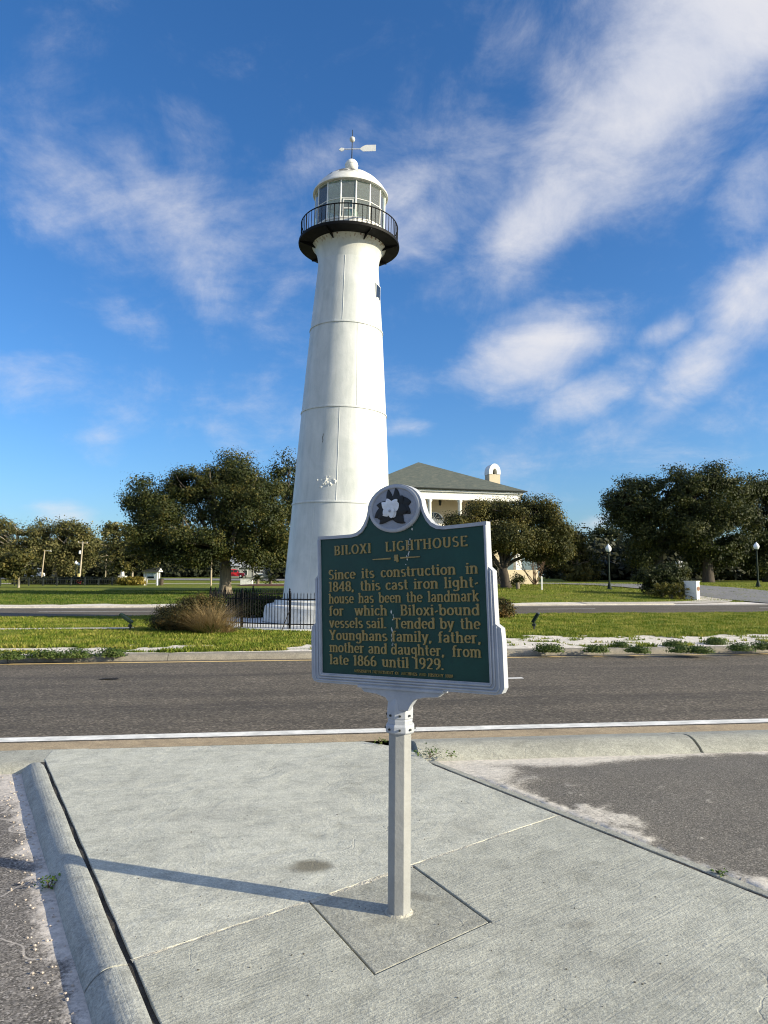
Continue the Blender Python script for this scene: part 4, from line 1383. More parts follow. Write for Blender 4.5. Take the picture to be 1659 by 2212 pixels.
GL = {
    'a': (.60, [arc(.28, .50, .17, .16, 165, 0, 8) + [(.45, .10), (.52, .04)], arc(.26, .19, .16, .155, 60, 330, 10), [(.44, .40), (.24, .34)]]),
    'b': (.66, [[(.14, 1), (.14, .03)], ell(.36, .33, .22, .32), flag(.14, 1)]),
    'c': (.54, [arc(.31, .35, .22, .31, 40, 320, 14)]),
    'd': (.66, [[(.52, 1), (.52, .02)], ell(.30, .33, .22, .32), flag(.52, 1), [(.50, .03), (.60, .03)]]),
    'e': (.58, [arc(.31, .35, .22, .31, 0, 315, 15), [(.10, .36), (.53, .36)]]),
    'f': (.42, [[(.18, .02), (.18, .78)] + arc(.32, .80, .14, .16, 180, 50, 6), [(.04, X - .04), (.36, X - .04)], foot(.18)]),
    'g': (.62, [ell(.29, .40, .20, .26), [(.50, X), (.50, -.06)] + arc(.29, -.08, .21, .17, 0, -155, 9), [(.50, X - .03), (.58, X - .03)]]),
    'h': (.68, [[(.14, 1), (.14, .02)], arc(.34, .46, .18, .21, 170, 0, 8) + [(.52, .02)], flag(.14, 1), foot(.14), foot(.52)]),
    'i': (.32, [[(.16, X), (.16, .02)], flag(.16, X), foot(.16), [(.16, .84), (.16, .97)]]),
    'k': (.66, [[(.14, 1), (.14, .02)], [(.50, X), (.17, .32)], [(.27, .42), (.55, .02)], flag(.14, 1), foot(.14), head(.50, X, .09), foot(.54, .09)]),
    'l': (.32, [[(.16, 1), (.16, .02)], flag(.16, 1), foot(.16)]),
    'm': (1.0, [[(.14, X), (.14, .02)], arc(.32, .46, .17, .21, 170, 0, 8) + [(.49, .02)], arc(.67, .46, .17, .21, 170, 0, 8) + [(.84, .02)], flag(.14, X), foot(.14), foot(.49, .1), foot(.84)]),
    'n': (.68, [[(.14, X), (.14, .02)], arc(.34, .46, .18, .21, 170, 0, 8) + [(.52, .02)], flag(.14, X), foot(.14), foot(.52)]),
    'o': (.62, [ell(.31, .35, .23, .31)]),
    'r': (.48, [[(.14, X), (.14, .02)], arc(.32, .46, .17, .20, 165, 50, 6), flag(.14, X), foot(.14)]),
    's': (.50, [arc(.25, .51, .155, .155, 40, 270, 9) + arc(.25, .185, .165, .165, 90, -140, 9)]),
    't': (.42, [[(.18, .92), (.18, .2)] + arc(.31, .18, .13, .14, 180, 300, 5), [(.04, X - .04), (.36, X - .04)]]),
    'u': (.68, [[(.14, X), (.14, .25)] + arc(.32, .23, .18, .19, 180, 360, 8), [(.52, X), (.52, .02)], flag(.14, X), flag(.52, X), [(.52, .03), (.62, .03)]]),
    'v': (.60, [[(.08, X), (.30, .02)], [(.30, .02), (.52, X)], head(.10, X, .1), head(.51, X, .1)]),
    'w': (.92, [[(.08, X), (.27, .02)], [(.27, .02), (.46, X)], [(.46, X), (.65, .02)], [(.65, .02), (.84, X)], head(.10, X, .1), head(.46, X, .1), head(.83, X, .1)]),
    'x': (.60, [[(.10, X), (.50, .02)], [(.50, X), (.10, .02)], head(.11, X, .1), head(.49, X, .1), foot(.11, .1), foot(.49, .1)]),
    'y': (.60, [[(.08, X), (.31, .04)], [(.52, X), (.24, -.18), (.12, -.24)], head(.10, X, .1), head(.51, X, .1)]),
    '.': (.24, [[(.11, .0), (.11, .13)]]),
    ',': (.24, [[(.12, .13), (.12, .0), (.06, -.11)]]),
    '-': (.36, [[(.06, .29), (.30, .41)]]),
    '1': (.42, [[(.22, 1), (.22, .02)], [(.06, .88), (.22, .97)], foot(.22, .14)]),
    '2': (.62, [arc(.30, .70, .21, .27, 160, -35, 9) + [(.10, .06)], [(.08, .05), (.54, .05)]]),
    '4': (.66, [[(.46, 1), (.46, .02)], [(.46, .98), (.06, .30)], [(.06, .28), (.60, .28)], foot(.46, .12)]),
    '6': (.62, [ell(.31, .29, .21, .26), arc(.50, .50, .40, .48, 178, 105, 7)]),
    '8': (.62, [ell(.31, .74, .18, .22), ell(.31, .27, .22, .25)]),
    '9': (.62, [ell(.31, .70, .21, .27), arc(.12, .50, .40, .48, -2, -75, 7)]),
    'A': (.78, [[(.10, .02), (.38, 1)], [(.38, 1), (.66, .02)], [(.20, .34), (.56, .34)], foot(.11, .1), foot(.65, .1)]),
    'B': (.70, [[(.15, 1), (.15, .02)], [(.15, .97)] + arc(.36, .75, .19, .22, 90, -90, 8) + [(.15, .53)], [(.15, .50)] + arc(.36, .27, .24, .24, 90, -90, 8) + [(.15, .03)], head(.14, 1, .1), foot(.14, .1)]),
    'C': (.74, [arc(.40, .50, .30, .46, 45, 315, 14)]),
    'D': (.78, [[(.15, 1), (.15, .02)], [(.15, .97)] + arc(.32, .50, .36, .47, 90, -90, 12) + [(.15, .03)], head(.14, 1, .1), foot(.14, .1)]),
    'E': (.64, [[(.15, 1), (.15, .02)], [(.13, .96), (.55, .96)], [(.13, .51), (.48, .51)], [(.13, .04), (.57, .04)], [(.55, 1), (.55, .84)], [(.57, 0), (.57, .18)]]),
    'F': (.60, [[(.15, 1), (.15, .02)], [(.13, .96), (.55, .96)], [(.13, .51), (.46, .51)], [(.55, 1), (.55, .84)], foot(.15)]),
    'G': (.80, [arc(.42, .50, .32, .46, 50, 330, 14), [(.68, .42), (.68, .10)], [(.50, .42), (.76, .42)]]),
    'H': (.82, [[(.16, 1), (.16, .02)], [(.64, 1), (.64, .02)], [(.16, .52), (.64, .52)], head(.16, 1), head(.64, 1), foot(.16), foot(.64)]),
    'I': (.36, [[(.18, 1), (.18, .02)], head(.18, 1), foot(.18)]),
    'L': (.62, [[(.16, 1), (.16, .02)], [(.14, .04), (.55, .04)], [(.55, 0), (.55, .18)], head(.16, 1)]),
    'M': (.92, [[(.14, .02), (.18, 1)], [(.18, 1), (.46, .1)], [(.46, .1), (.74, 1)], [(.74, 1), (.78, .02)], foot(.14, .1), foot(.78, .1)]),
    'N': (.82, [[(.16, 1), (.16, .02)], [(.16, .98), (.64, .04)], [(.64, 1), (.64, .02)], head(.14, 1, .1), head(.64, 1, .1), foot(.16, .1)]),
    'O': (.84, [ell(.42, .50, .33, .46, 20)]),
    'P': (.66, [[(.15, 1), (.15, .02)], [(.15, .97)] + arc(.36, .73, .22, .24, 90, -90, 8) + [(.15, .49)], head(.14, 1, .1), foot(.15)]),
    'R': (.74, [[(.15, 1), (.15, .02)], [(.15, .97)] + arc(.36, .73, .22, .24, 90, -90, 8) + [(.15, .49)], [(.34, .48), (.64, .02)], head(.14, 1, .1), foot(.15), foot(.64, .09)]),
    'S': (.62, [arc(.31, .73, .20, .23, 35, 270, 10) + arc(.31, .27, .22, .23, 90, -145, 10)]),
    'T': (.72, [[(.36, .98), (.36, .02)], [(.06, .96), (.66, .96)], [(.06, 1), (.05, .82)], [(.66, 1), (.67, .82)], foot(.36)]),
    'U': (.80, [[(.16, 1), (.16, .34)] + arc(.40, .34, .24, .30, 180, 360, 10) + [(.64, 1)], head(.16, 1), head(.64, 1, .1)]),
    'V': (.74, [[(.09, 1), (.37, .02)], [(.37, .02), (.65, 1)], head(.11, 1, .1), head(.63, 1, .1)]),
    'X': (.76, [[(.12, .98), (.64, .02)], [(.63, .98), (.12, .02)], head(.13, 1, .12), head(.62, 1, .12), foot(.13, .12), foot(.63, .12)]),
    'Y': (.72, [[(.09, .98), (.36, .46)], [(.62, .98), (.36, .46)], [(.36, .48), (.36, .02)], head(.11, 1, .1), head(.61, 1, .1), foot(.36)]),
}
GMESH = {}


def glyph(ch):
    if ch in GMESH:
        return GMESH[ch]
    m_ = MB()
    for si, pts in enumerate(GL[ch][1]):
        top = -1.0 - 0.03 * si
        n_ = len(pts)
        vs = []
        for i, p in enumerate(pts):
            a, b = pts[max(i - 1, 0)], pts[min(i + 1, n_ - 1)]
            dx, dz = b[0] - a[0], b[1] - a[1]
            L0 = math.hypot(dx, dz) or 1
            dx, dz = dx / L0, dz / L0
            w = .5 * (.080 + .085 * abs(dz))
            nx, nz = -dz * w, dx * w
            vs += [(p[0] + nx, 0, p[1] + nz), (p[0] + nx * .86, top, p[1] + nz * .86), (p[0] - nx * .86, top, p[1] - nz * .86), (p[0] - nx, 0, p[1] - nz)]
        fs = []
        for i in range(n_ - 1):
            for k in range(3):
                fs.append((i * 4 + k, i * 4 + k + 1, (i + 1) * 4 + k + 1, (i + 1) * 4 + k))
        fs += [(0, 1, 2, 3), tuple((n_ - 1) * 4 + k for k in (3, 2, 1, 0))]
        m_.add(vs, fs)
    me = bpy.data.meshes.new('letter')
    me.from_pydata(m_.v, [], m_.f)
    bm = bmesh.new()
    bm.from_mesh(me)
    bmesh.ops.recalc_face_normals(bm, faces=bm.faces)
    bm.to_mesh(me)
    bm.free()
    GMESH[ch] = me
    return me


def width(wd, trk):
    return sum(GL[c][0] for c in wd) + trk * (len(wd) - 1)


def put_word(wd, x, z, h, sx, trk, mat, raise_=0.0065):
    for c in wd:
        o = link('letter', glyph(c), mat, plaque)
        o.location = (x * KS, 0.009, z * KS)
        o.scale = (h * sx * KS, raise_, h * KS)
        x += (GL[c][0] + trk) * h * sx
    return x


def put_line(words, x0, x1, z, h, mat=M_gold, justify=True, trk=0.02, gaps=None, gmin=0.62):
    nat = [width(w, trk) for w in words]
    sx = 1.0
    room = (x1 - x0)
    if justify:
        sx = min(1.22, (room - gmin * h * (len(words) - 1)) / (sum(nat) * h))
        gap = (room - sum(nat) * h * sx) / max(1, len(words) - 1)
        gaps = gaps or [1] * (len(words) - 1)
        tot = gap * (len(words) - 1)
        gs = [tot * g / sum(gaps) for g in gaps]
    else:
        gs = [0.48 * h] * (len(words) - 1)
    x = x0
    for i, w in enumerate(words):
        put_word(w, x, z, h, sx, trk, mat)
        x += nat[i] * h * sx + (gs[i] if i < len(gs) else 0)


HL = 0.0505
lines = [('Since its construction in', [1, 1, 1.3]), ('1848, this cast iron light-', [1.3, 1, 1, 1]), ('house has been the landmark', None),
         ('for which Biloxi-bound', [1, 1.1]), ('vessels sail. Tended by the', [.7, 1.4, .9, 1.1]), ('Younghans family, father,', [1, 1.4]), ('mother and daughter, from', [1, .9, 1.6])]
for i, (tx, gp) in enumerate(lines):
    put_line(tx.split(), -.437, .452, .002 - .0617 * i, HL, gaps=gp, trk=.045)
put_line('late 1866 until 1929.'.split(), -.437, .255, .002 - .0617 * 7, HL, gaps=[.9, 1, .9], trk=.045)
put_line(['BILOXI', 'LIGHTHOUSE'], -.395, .402, .127, .048, trk=.10, gmin=.75)
put_line('MISSISSIPPI DEPARTMENT OF ARCHIVES AND HISTORY 1989'.split(), -.275, .30, -.463, .0135, gmin=.8, mat=simple('faded_gold_lettering', (.17, .15, .05), .6, .3, 20), trk=.02)
# rule with the little state outline between its halves
mb = MB()
mb.prism(sc2([(-.142, .0905), (-.032, .0885), (-.032, .0965), (-.142, .0945)]), .002, .0085, XZ)
mb.build('rule', M_gold, plaque)
mb = MB()
mb.prism(sc2([(.028, .0885), (.140, .0905), (.140, .0945), (.028, .0965)]), .002, .0085, XZ)
mb.build('rule', M_gold, plaque)
mb = MB()
mb.prism(sc2([(-.006, .109), (.013, .109), (.0125, .092), (.014, .074), (.006, .072), (.004, .079), (-.010, .080), (-.007, .090), (-.011, .099)]), .002, .0085, XZ)
mb.build('state_outline', M_gold, plaque)
# chips of bare metal down the right of the crest and along the text
mb = MB()
for i in range(46):
    f = i / 45
    if f < .5:
        x, z = .105 - .06 * f / .5 + random.gauss(0, .004), .275 - .27 * f / .5
    else:
        x, z = -.035 + random.gauss(0, .005), -.155 - .17 * (f - .5) / .5
    if random.random() < .35:
        continue
    w, h = random.uniform(.002, .005), random.uniform(.003, .012)
    mb.prism(sc2([(x - w, z), (x, z + h), (x + w, z + h * .3), (x + w * .3, z - h)]), .0075, .0087, XZ)
mb.build('paint_chip', M_chip, plaque)

# ================================================================== VEGETATION
def leaf_object(name, pts, nrm, size, mat, parent, aspect=0.55, jitter=0.5, rng=RNG):
    """many small leaf quads; pts (n,3), nrm (n,3) preferred normals"""
    n_ = len(pts)
    r1 = rng.normal(size=(n_, 3))
    nv = nrm + jitter * r1
    nv /= np.linalg.norm(nv, axis=1)[:, None] + 1e-9
    t = rng.normal(size=(n_, 3))
    t -= (t * nv).sum(1)[:, None] * nv
    t /= np.linalg.norm(t, axis=1)[:, None] + 1e-9
    b = np.cross(nv, t)
    sz = size * rng.uniform(0.6, 1.4, size=(n_, 1))
    a_, b_ = t * sz, b * sz * aspect
    V = np.empty((n_, 4, 3))
    V[:, 0] = pts - a_
    V[:, 1] = pts - b_
    V[:, 2] = pts + a_
    V[:, 3] = pts + b_
    me = bpy.data.meshes.new(name)
    me.vertices.add(n_ * 4)
    me.vertices.foreach_set('co', V.reshape(-1))
    me.loops.add(n_ * 4)
    me.loops.foreach_set('vertex_index', np.arange(n_ * 4, dtype=np.int32))
    me.polygons.add(n_)
    me.polygons.foreach_set('loop_start', np.arange(0, n_ * 4, 4, dtype=np.int32))
    me.update()
    return link(name, me, mat, parent)


def crown_points(lobes, n_clump, per, sig, rng=RNG, shell=0.55, flat=0.75):
    """leaf positions gathered in clumps near the outside of each lobe"""
    lob = np.array([list(c) + list(r_) for c, r_ in lobes], float)
    area = (lob[:, 3] * lob[:, 4] * lob[:, 5]) ** (2 / 3)
    pick = rng.choice(len(lob), size=n_clump, p=area / area.sum())
    d = rng.normal(size=(n_clump, 3))
    d[:, 2] = np.where(d[:, 2] < -0.3, d[:, 2] * 0.6, d[:, 2])
    d /= np.linalg.norm(d, axis=1)[:, None]
    rad = shell + (1.06 - shell) * rng.uniform(size=(n_clump, 1)) ** 0.7
    rad *= 1 + 0.10 * np.clip(rng.normal(size=(n_clump, 1)), -1.5, 1.5)
    c = lob[pick, :3] + d * rad * lob[pick, 3:]
    sg = sig * rng.uniform(0.6, 1.35, size=n_clump)
    cnt = np.maximum(3, (per * rng.uniform(0.5, 1.5, size=n_clump)).astype(int))
    idx = np.repeat(np.arange(n_clump), cnt)
    off = np.clip(rng.normal(size=(len(idx), 3)), -1.7, 1.7) * sg[idx][:, None]
    off[:, 2] *= flat
    pts = c[idx] + off
    nrm = d[idx] * 0.35 + off / (sg[idx][:, None] + 1e-6) * 0.75 + np.array([0, 0, 0.4])
    return pts, nrm


def limb(mb, a, b, r0, r1, sag=0.12, n_=7, wob=0.06):
    a, b = Vector(a), Vector(b)
    L0 = (b - a).length
    pts, rr = [], []
    side = Vector((random.uniform(-1, 1), random.uniform(-1, 1), random.uniform(-.2, .6))) * L0 * wob
    for i in range(n_ + 1):
        f = i / n_
        p = a + (b - a) * f + Vector((0, 0, 1)) * (L0 * sag * math.sin(math.pi * f)) * (1 - f * .5) + side * math.sin(2 * math.pi * f)
        pts.append(p)
        rr.append(r0 + (r1 - r0) * f)
    mb.tube(pts, rr, 7)
    return pts


def tree(name, label, u, Y, lobes_px, trunk_w, fork, mat, bark=None, leaf=0.16, n_clump=700, per=22, sig=0.42, depth=0.9, cat='tree', group=None, limbs=6, dz=-0.05, lean=0.0, flare=1.5, shell=0.55, twig=5, split=7, holes=16):
    """lobes_px: (u, v, half-width, half-height, depth offset) in survey pixels at distance Y"""
    bark = bark or M_bark
    base = spot(u, Y, dz)
    root = thing(name, label, cat, base, group=group)
    k = Y / PX_F
    lobes = []
    for lb in lobes_px:
        uu, vv, ru, rv = lb[:4]
        dy = lb[4] if len(lb) > 4 else 0.0
        c = at(uu, vv, Y + dy) - base
        kk = (Y + dy) / PX_F
        lobes.append((c, (ru * kk, max(ru, rv) * kk * depth, rv * kk)))
    mb = MB()
    f0 = Vector((lean, 0, fork))
    r_ = trunk_w / 2
    mb.tube([Vector((0, 0, -.2)), Vector((lean * .05, 0, .12)), Vector((lean * .2, .03, fork * .3)), Vector((lean * .6, -.02, fork * .7)), f0],
            [r_ * flare, r_ * (flare * .55 + .45), r_ * 1.02, r_ * .95, r_ * .85], 14)
    mb.build('trunk', bark, root, smooth=True)
    order = sorted(range(len(lobes)), key=lambda i: -lobes[i][1][0])[:limbs]
    for i in order:
        c, rr = lobes[i]
        m_ = MB()
        tip = c + Vector((0, 0, rr[2] * .15))
        pts = limb(m_, f0 - Vector((0, 0, fork * .08)), tip, r_ * .46, r_ * .14, .10)
        for j in range(twig):
            p = pts[random.randint(3, len(pts) - 1)]
            e = c + Vector((random.uniform(-.8, .8) * rr[0], random.uniform(-.8, .8) * rr[1], random.uniform(-.3, .8) * rr[2]))
            limb(m_, p, e, r_ * .20, r_ * .04, .06, 5)
        m_.build('limb', bark, root, smooth=True)
    pads = []
    for c, rr in lobes:      # every mass breaks up into smaller, flatter pads with gaps between them
        for j in range(split):
            d = Vector((random.gauss(0, 1), random.gauss(0, 1), random.gauss(0, 1))).normalized() * random.uniform(.45, 1.12)
            k2 = random.uniform(.24, .52)
            pads.append((c + Vector((d.x * rr[0], d.y * rr[1], d.z * rr[2])), (rr[0] * k2, rr[1] * k2, rr[2] * k2 * .72)))
    for c, rr in lobes:
        pads.append((c, (rr[0] * .62, rr[1] * .62, rr[2] * .62)))
    p, n_ = crown_points(pads, int(n_clump * 1.25), per, sig, shell=.35)
    # openings in the crown where limbs and sky show
    keep = np.ones(len(p), bool)
    for j in range(holes):
        c, rr = random.choice(lobes)
        h = np.array([c.x + random.uniform(-.9, .9) * rr[0], c.y + random.uniform(-1.0, .2) * rr[1], c.z + random.uniform(-.7, .8) * rr[2]])
        q = (p - h) / np.array([rr[0] * random.uniform(.18, .40), rr[1] * 1.0, rr[2] * random.uniform(.16, .36)])
        keep &= (q * q).sum(1) > 1
    leaf_object('crown', p[keep], n_[keep], leaf, mat, root)
    return root


# the two large live oaks
tree('live_oak', 'broad brown-green live oak with a thick pale trunk left of the lighthouse', 487, 64,
     [(322, 1108, 58, 48, 0), (385, 1060, 72, 52, 1), (300, 1092, 36, 34, 2), (440, 1040, 60, 42, 0), (505, 1030, 48, 40, 2), (545, 1062, 66, 50, 0), (590, 1110, 50, 62, 1), (470, 1105, 100, 68, 0),
      (375, 1150, 70, 50, -2), (560, 1160, 72, 54, -2), (330, 1165, 45, 40, 0), (610, 1165, 36, 40, 0), (450, 1170, 80, 40, -3), (520, 1010, 30, 24, 0), (392, 1030, 40, 28, 0), (425, 1192, 62, 26, -2), (545, 1195, 58, 24, -2), (345, 1195, 48, 26, -1), (592, 1196, 40, 26, 0), (480, 1150, 60, 40, 2), (540, 1120, 60, 50, -2)],
     1.05, 3.0, M_oak, holes=4, leaf=.092, n_clump=1450, per=92, sig=0.50, limbs=9, twig=6)
tree('live_oak', 'taller dark oak whose top shows at the left edge of the tower', 640, 82,
     [(622, 1018, 26, 30, 0), (640, 1060, 40, 50, 0), (625, 1110, 45, 60, 1), (650, 1160, 50, 50, 0), (615, 1175, 40, 40, 0)], .8, 4.0, M_oakd, leaf=.14, n_clump=330, per=71, sig=0.70)
tree('live_oak', 'spreading olive-green oak with dark forked trunk before the white house', 1093, 58,
     [(1000, 1128, 44, 26, 0), (1045, 1108, 48, 26, 1), (1095, 1106, 50, 28, 0), (1150, 1120, 44, 30, 0), (1188, 1128, 28, 34, 0), (1090, 1148, 86, 38, 0), (1020, 1150, 40, 26, -1), (1160, 1165, 52, 32, 0),
      (1205, 1170, 26, 28, 0), (1215, 1195, 22, 18, 0), (985, 1135, 28, 20, 0), (1120, 1100, 46, 26, 1), (1168, 1096, 36, 24, 0), (1205, 1150, 28, 32, 0), (1180, 1192, 42, 26, 1), (1140, 1180, 40, 24, 2), (1010, 1172, 36, 22, 1), (1055, 1178, 30, 18, 2)], .78, 1.55, M_oak2, bark=M_bark_dark, holes=6, leaf=.078, n_clump=1250, per=63, sig=0.38, limbs=8, lean=-.25, twig=6)
# oaks along the right
GR = 'dark oaks massed at the right edge'
tree('live_oak', 'leftmost of the dark oaks on the right, open crown with sky gaps', 1425, 84,
     [(1355, 1082, 42, 34, 0), (1345, 1115, 36, 30, 0), (1400, 1060, 52, 32, 1), (1450, 1052, 44, 32, 0), (1385, 1140, 54, 36, 0), (1430, 1105, 60, 44, 0), (1450, 1165, 60, 44, 0), (1395, 1190, 46, 36, 0), (1335, 1085, 22, 20, 0)],
     1.0, 4.5, M_oakd, bark=M_bark_dark, leaf=.125, n_clump=620, per=92, sig=0.70, limbs=9, shell=.6, twig=7, group=GR)
tree('live_oak', 'middle of the dark oaks on the right, its crown the tallest', 1530, 82,
     [(1495, 1055, 40, 34, 0), (1540, 1040, 46, 28, 0), (1580, 1055, 40, 32, 1), (1520, 1100, 70, 48, 0), (1570, 1120, 56, 48, 0), (1500, 1165, 60, 48, 0), (1565, 1185, 50, 40, 0), (1475, 1075, 30, 30, 0), (1530, 1215, 60, 30, 2)],
     1.1, 4.5, M_oakd, bark=M_bark_dark, leaf=.125, n_clump=620, per=92, sig=0.70, limbs=8, group=GR)
tree('live_oak', 'dark oak running out of the frame at the right edge', 1660, 86,
     [(1620, 1060, 40, 32, 0), (1665, 1052, 46, 34, 0), (1710, 1070, 50, 40, 0), (1630, 1105, 54, 46, 0), (1690, 1130, 70, 60, 0), (1635, 1165, 54, 46, 0), (1610, 1200, 40, 30, 0), (1680, 1200, 60, 36, 0)],
     1.1, 4.5, M_oakd, bark=M_bark_dark, leaf=.125, n_clump=620, per=92, sig=0.70, limbs=8, group=GR)
tree('tree', 'rounded olive tree between the house oak and the first lamp post', 1245, 88,
     [(1215, 1165, 30, 26, 0), (1245, 1165, 30, 24, 0), (1255, 1195, 34, 30, 0), (1220, 1205, 36, 30, 0), (1275, 1215, 26, 26, 0), (1240, 1235, 50, 22, 0)], .5, 2.0, M_oak2, leaf=.14, n_clump=264, per=63, sig=0.59)
tree('tree', 'small dark round-topped tree in the gap left of the right-hand oaks', 1310, 118,
     [(1295, 1160, 24, 18, 0), (1318, 1155, 24, 18, 0), (1305, 1180, 36, 24, 0), (1330, 1195, 30, 26, 0), (1290, 1205, 34, 24, 0)], .5, 3.0, M_oakd, leaf=.19, n_clump=231, per=58, sig=0.70)
# left background
GLB = 'trees behind the left lawn'
tree('live_oak', 'sunlit grey-green oak at the left edge of the frame', 28, 150,
     [(0, 1140, 44, 22, 0), (40, 1150, 36, 24, 0), (-30, 1165, 50, 34, 0), (20, 1180, 44, 30, 0), (60, 1185, 34, 30, 0), (0, 1205, 60, 26, 0)], 1.0, 6.0, M_far, bark=M_bark_pale, leaf=.21, n_clump=385, per=54, sig=0.98, limbs=6, group=GLB)
tree('live_oak', 'sunlit oak with pale crooked limbs behind the leaning light pole', 118, 152,
     [(95, 1152, 30, 20, 0), (135, 1146, 36, 18, 0), (165, 1150, 34, 20, 0), (110, 1180, 44, 28, 0), (150, 1180, 44, 30, 0), (190, 1180, 32, 30, 0), (120, 1210, 60, 24, 0)], 1.0, 6.0, M_far, bark=M_bark_pale, leaf=.21, n_clump=440, per=54, sig=0.98, limbs=7, group=GLB)
tree('live_oak', 'lower oak crown behind the utility pole', 205, 165,
     [(195, 1175, 30, 18, 0), (222, 1185, 26, 20, 0), (205, 1205, 44, 26, 0), (180, 1215, 40, 24, 0)], .9, 5.0, M_far, leaf=.21, n_clump=231, per=54, sig=0.98, group=GLB)
tree('pecan_tree', 'thin brownish tree behind the little statue', 262, 138,
     [(255, 1150, 30, 18, 0), (285, 1152, 26, 20, 0), (240, 1178, 26, 24, 0), (275, 1180, 42, 26, 0), (300, 1190, 30, 24, 0), (250, 1205, 34, 22, 0), (320, 1210, 24, 20, 0)], .7, 5.0, M_far, bark=M_bark_pale, leaf=.27, n_clump=236, per=31, sig=0.87, group=GLB)
tree('young_tree', 'small young tree with a thin pale trunk on the left lawn', 41, 92,
     [(20, 1215, 26, 16, 0), (48, 1205, 30, 14, 0), (62, 1218, 22, 16, 0), (36, 1230, 36, 16, 0), (5, 1228, 20, 14, 0), (40, 1200, 20, 10, 0)], .28, 1.7, M_oak2, bark=M_bark_pale, leaf=.16, n_clump=236, per=37, sig=0.42, flare=1.2)
tree('young_tree', 'small forked tree beside the notice kiosk', 286, 113,
     [(258, 1208, 24, 12, 0), (290, 1200, 32, 14, 0), (318, 1212, 22, 14, 0), (275, 1218, 30, 12, 0), (300, 1216, 28, 12, 0)], .30, 2.4, M_oak2, bark=M_bark_pale, leaf=.17, n_clump=231, per=37, sig=0.45, flare=1.2)


# distant woods: an uncountable mass behind everything
def woods(name, label, spans):
    pts, nrm = [], []
    for (u0, u1, vtop, Y, cnt) in spans:
        a, b = at(u0, 1247, Y), at(u1, 1247, Y)
        for i in range(cnt):
            f = random.random()
            top = at(0, vtop, Y).z + 1.8 * fbm(f * (b.x - a.x), Y, .18, 3)
            x = a.x + (b.x - a.x) * f
            y = Y + random.uniform(-4, 4)
            g = hill(x, y)
            z = g + (top - g) * random.random() ** .55
            c = np.array([x, y, z])
            k = 10
            pts.append(c + RNG.normal(size=(k, 3)) * .75)
            nrm.append(np.tile([0.2, -.6, .5], (k, 1)))
    return tag(leaf_object(name, np.vstack(pts), np.vstack(nrm), .52, M_wood_mass, None), label, 'woods', kind='stuff')


woods('distant_woods', 'dark band of far woodland behind the left lawn', [(-200, 700, 1190, 206, 3600), (330, 470, 1200, 168, 500), (-200, 160, 1205, 172, 900), (-250, 486, 1228, 164, 1500), (592, 700, 1225, 150, 260)])
woods('distant_woods', 'dark band of far woodland behind the right-hand oaks', [(1180, 1900, 1192, 132, 2600), (1340, 1900, 1190, 104, 2300), (1250, 1900, 1222, 98, 1500), (1190, 1420, 1205, 112, 900)])


def shrub(name, label, base, lobes, mat, leaf, n_clump, per, sig, stem=M_twig, cat='shrub', group=None, aspect=.4, shell=.5):
    """lobes in metres round the base"""
    root = thing(name, label, cat, base, group=group)
    p, n_ = crown_points([(Vector(c), r_) for c, r_ in lobes], n_clump, per, sig, shell=shell)
    keep = p[:, 2] > -.02
    leaf_object('foliage', p[keep], n_[keep], leaf, mat, root, aspect=aspect)
    for i in range(min(6, len(lobes) + 2)):
        c, r_ = lobes[i % len(lobes)]
        m_ = MB()
        limb(m_, (random.uniform(-.08, .08), random.uniform(-.08, .08), 0), Vector(c) + Vector((random.uniform(-.3, .3) * r_[0], 0, 0)), .022, .006, .05, 5)
        m_.build('stem', stem, root)
    return root


def blades(name, n_, spread, h0, h1, lean, wid, mat, parent, flop=0.6, cz=0.0, seg=4):
    """arching grass blades or fronds growing from a common foot"""
    vs, fs = [], []
    for i in range(n_):
        a = random.uniform(0, 2 * math.pi)
        r0 = spread * math.sqrt(random.random())
        bx, by = r0 * math.cos(a), r0 * math.sin(a)
        da = a + random.gauss(0, .5)
        L0 = random.uniform(h0, h1)
        le = lean * random.uniform(.3, 1.2)
        o = len(vs)
        wx, wy = -math.sin(da) * wid, math.cos(da) * wid
        for j in range(seg + 1):
            f = j / seg
            out = L0 * le * (f + flop * f * f)
            z = cz + L0 * (f - .45 * flop * le * f * f)
            w = (1 - f) * .9 + .1
            vs += [(bx + math.cos(da) * out + wx * w, by + math.sin(da) * out + wy * w, z), (bx + math.cos(da) * out - wx * w, by + math.sin(da) * out - wy * w, z)]
        for j in range(seg):
            fs.append((o + 2 * j, o + 2 * j + 1, o + 2 * j + 3, o + 2 * j + 2))
    me = bpy.data.meshes.new(name)
    me.from_pydata(vs, [], fs)
    return link(name, me, mat, parent)


# median planting by the fence
b0 = gnd(395, 1366, MED_Z)
shrub('juniper_bush', 'low dark red-brown juniper bush at the left end of the fence', b0 + Vector((-.05, .5, 0)),
      [((-.45, 0, .32), (.58, .5, .24)), ((.2, .2, .85), (.35, .3, .14)), ((-.5, .1, .62), (.45, .35, .13)), ((0, .1, .50), (.62, .5, .34)), ((.45, .15, .62), (.50, .45, .36)), ((-.55, -.1, .25), (.40, .35, .2)), ((.1, -.2, .3), (.7, .4, .28)), ((.75, .3, .72), (.35, .3, .25))],
      M_juniper, .040, 560, 44, .095, aspect=.22)
jr_ = [o for o in bpy.data.objects if o.name.startswith('juniper_bush')][0]
o = blades('sprays', 620, .75, .30, .85, 1.0, .012, M_juniper, jr_, .5)
o.scale = (.78, .6, .95)
g0 = gnd(452, 1369, MED_Z)
gr = thing('grass_clump', 'tall dry tan ornamental grass clump in front of the fence', 'grass clump', g0)
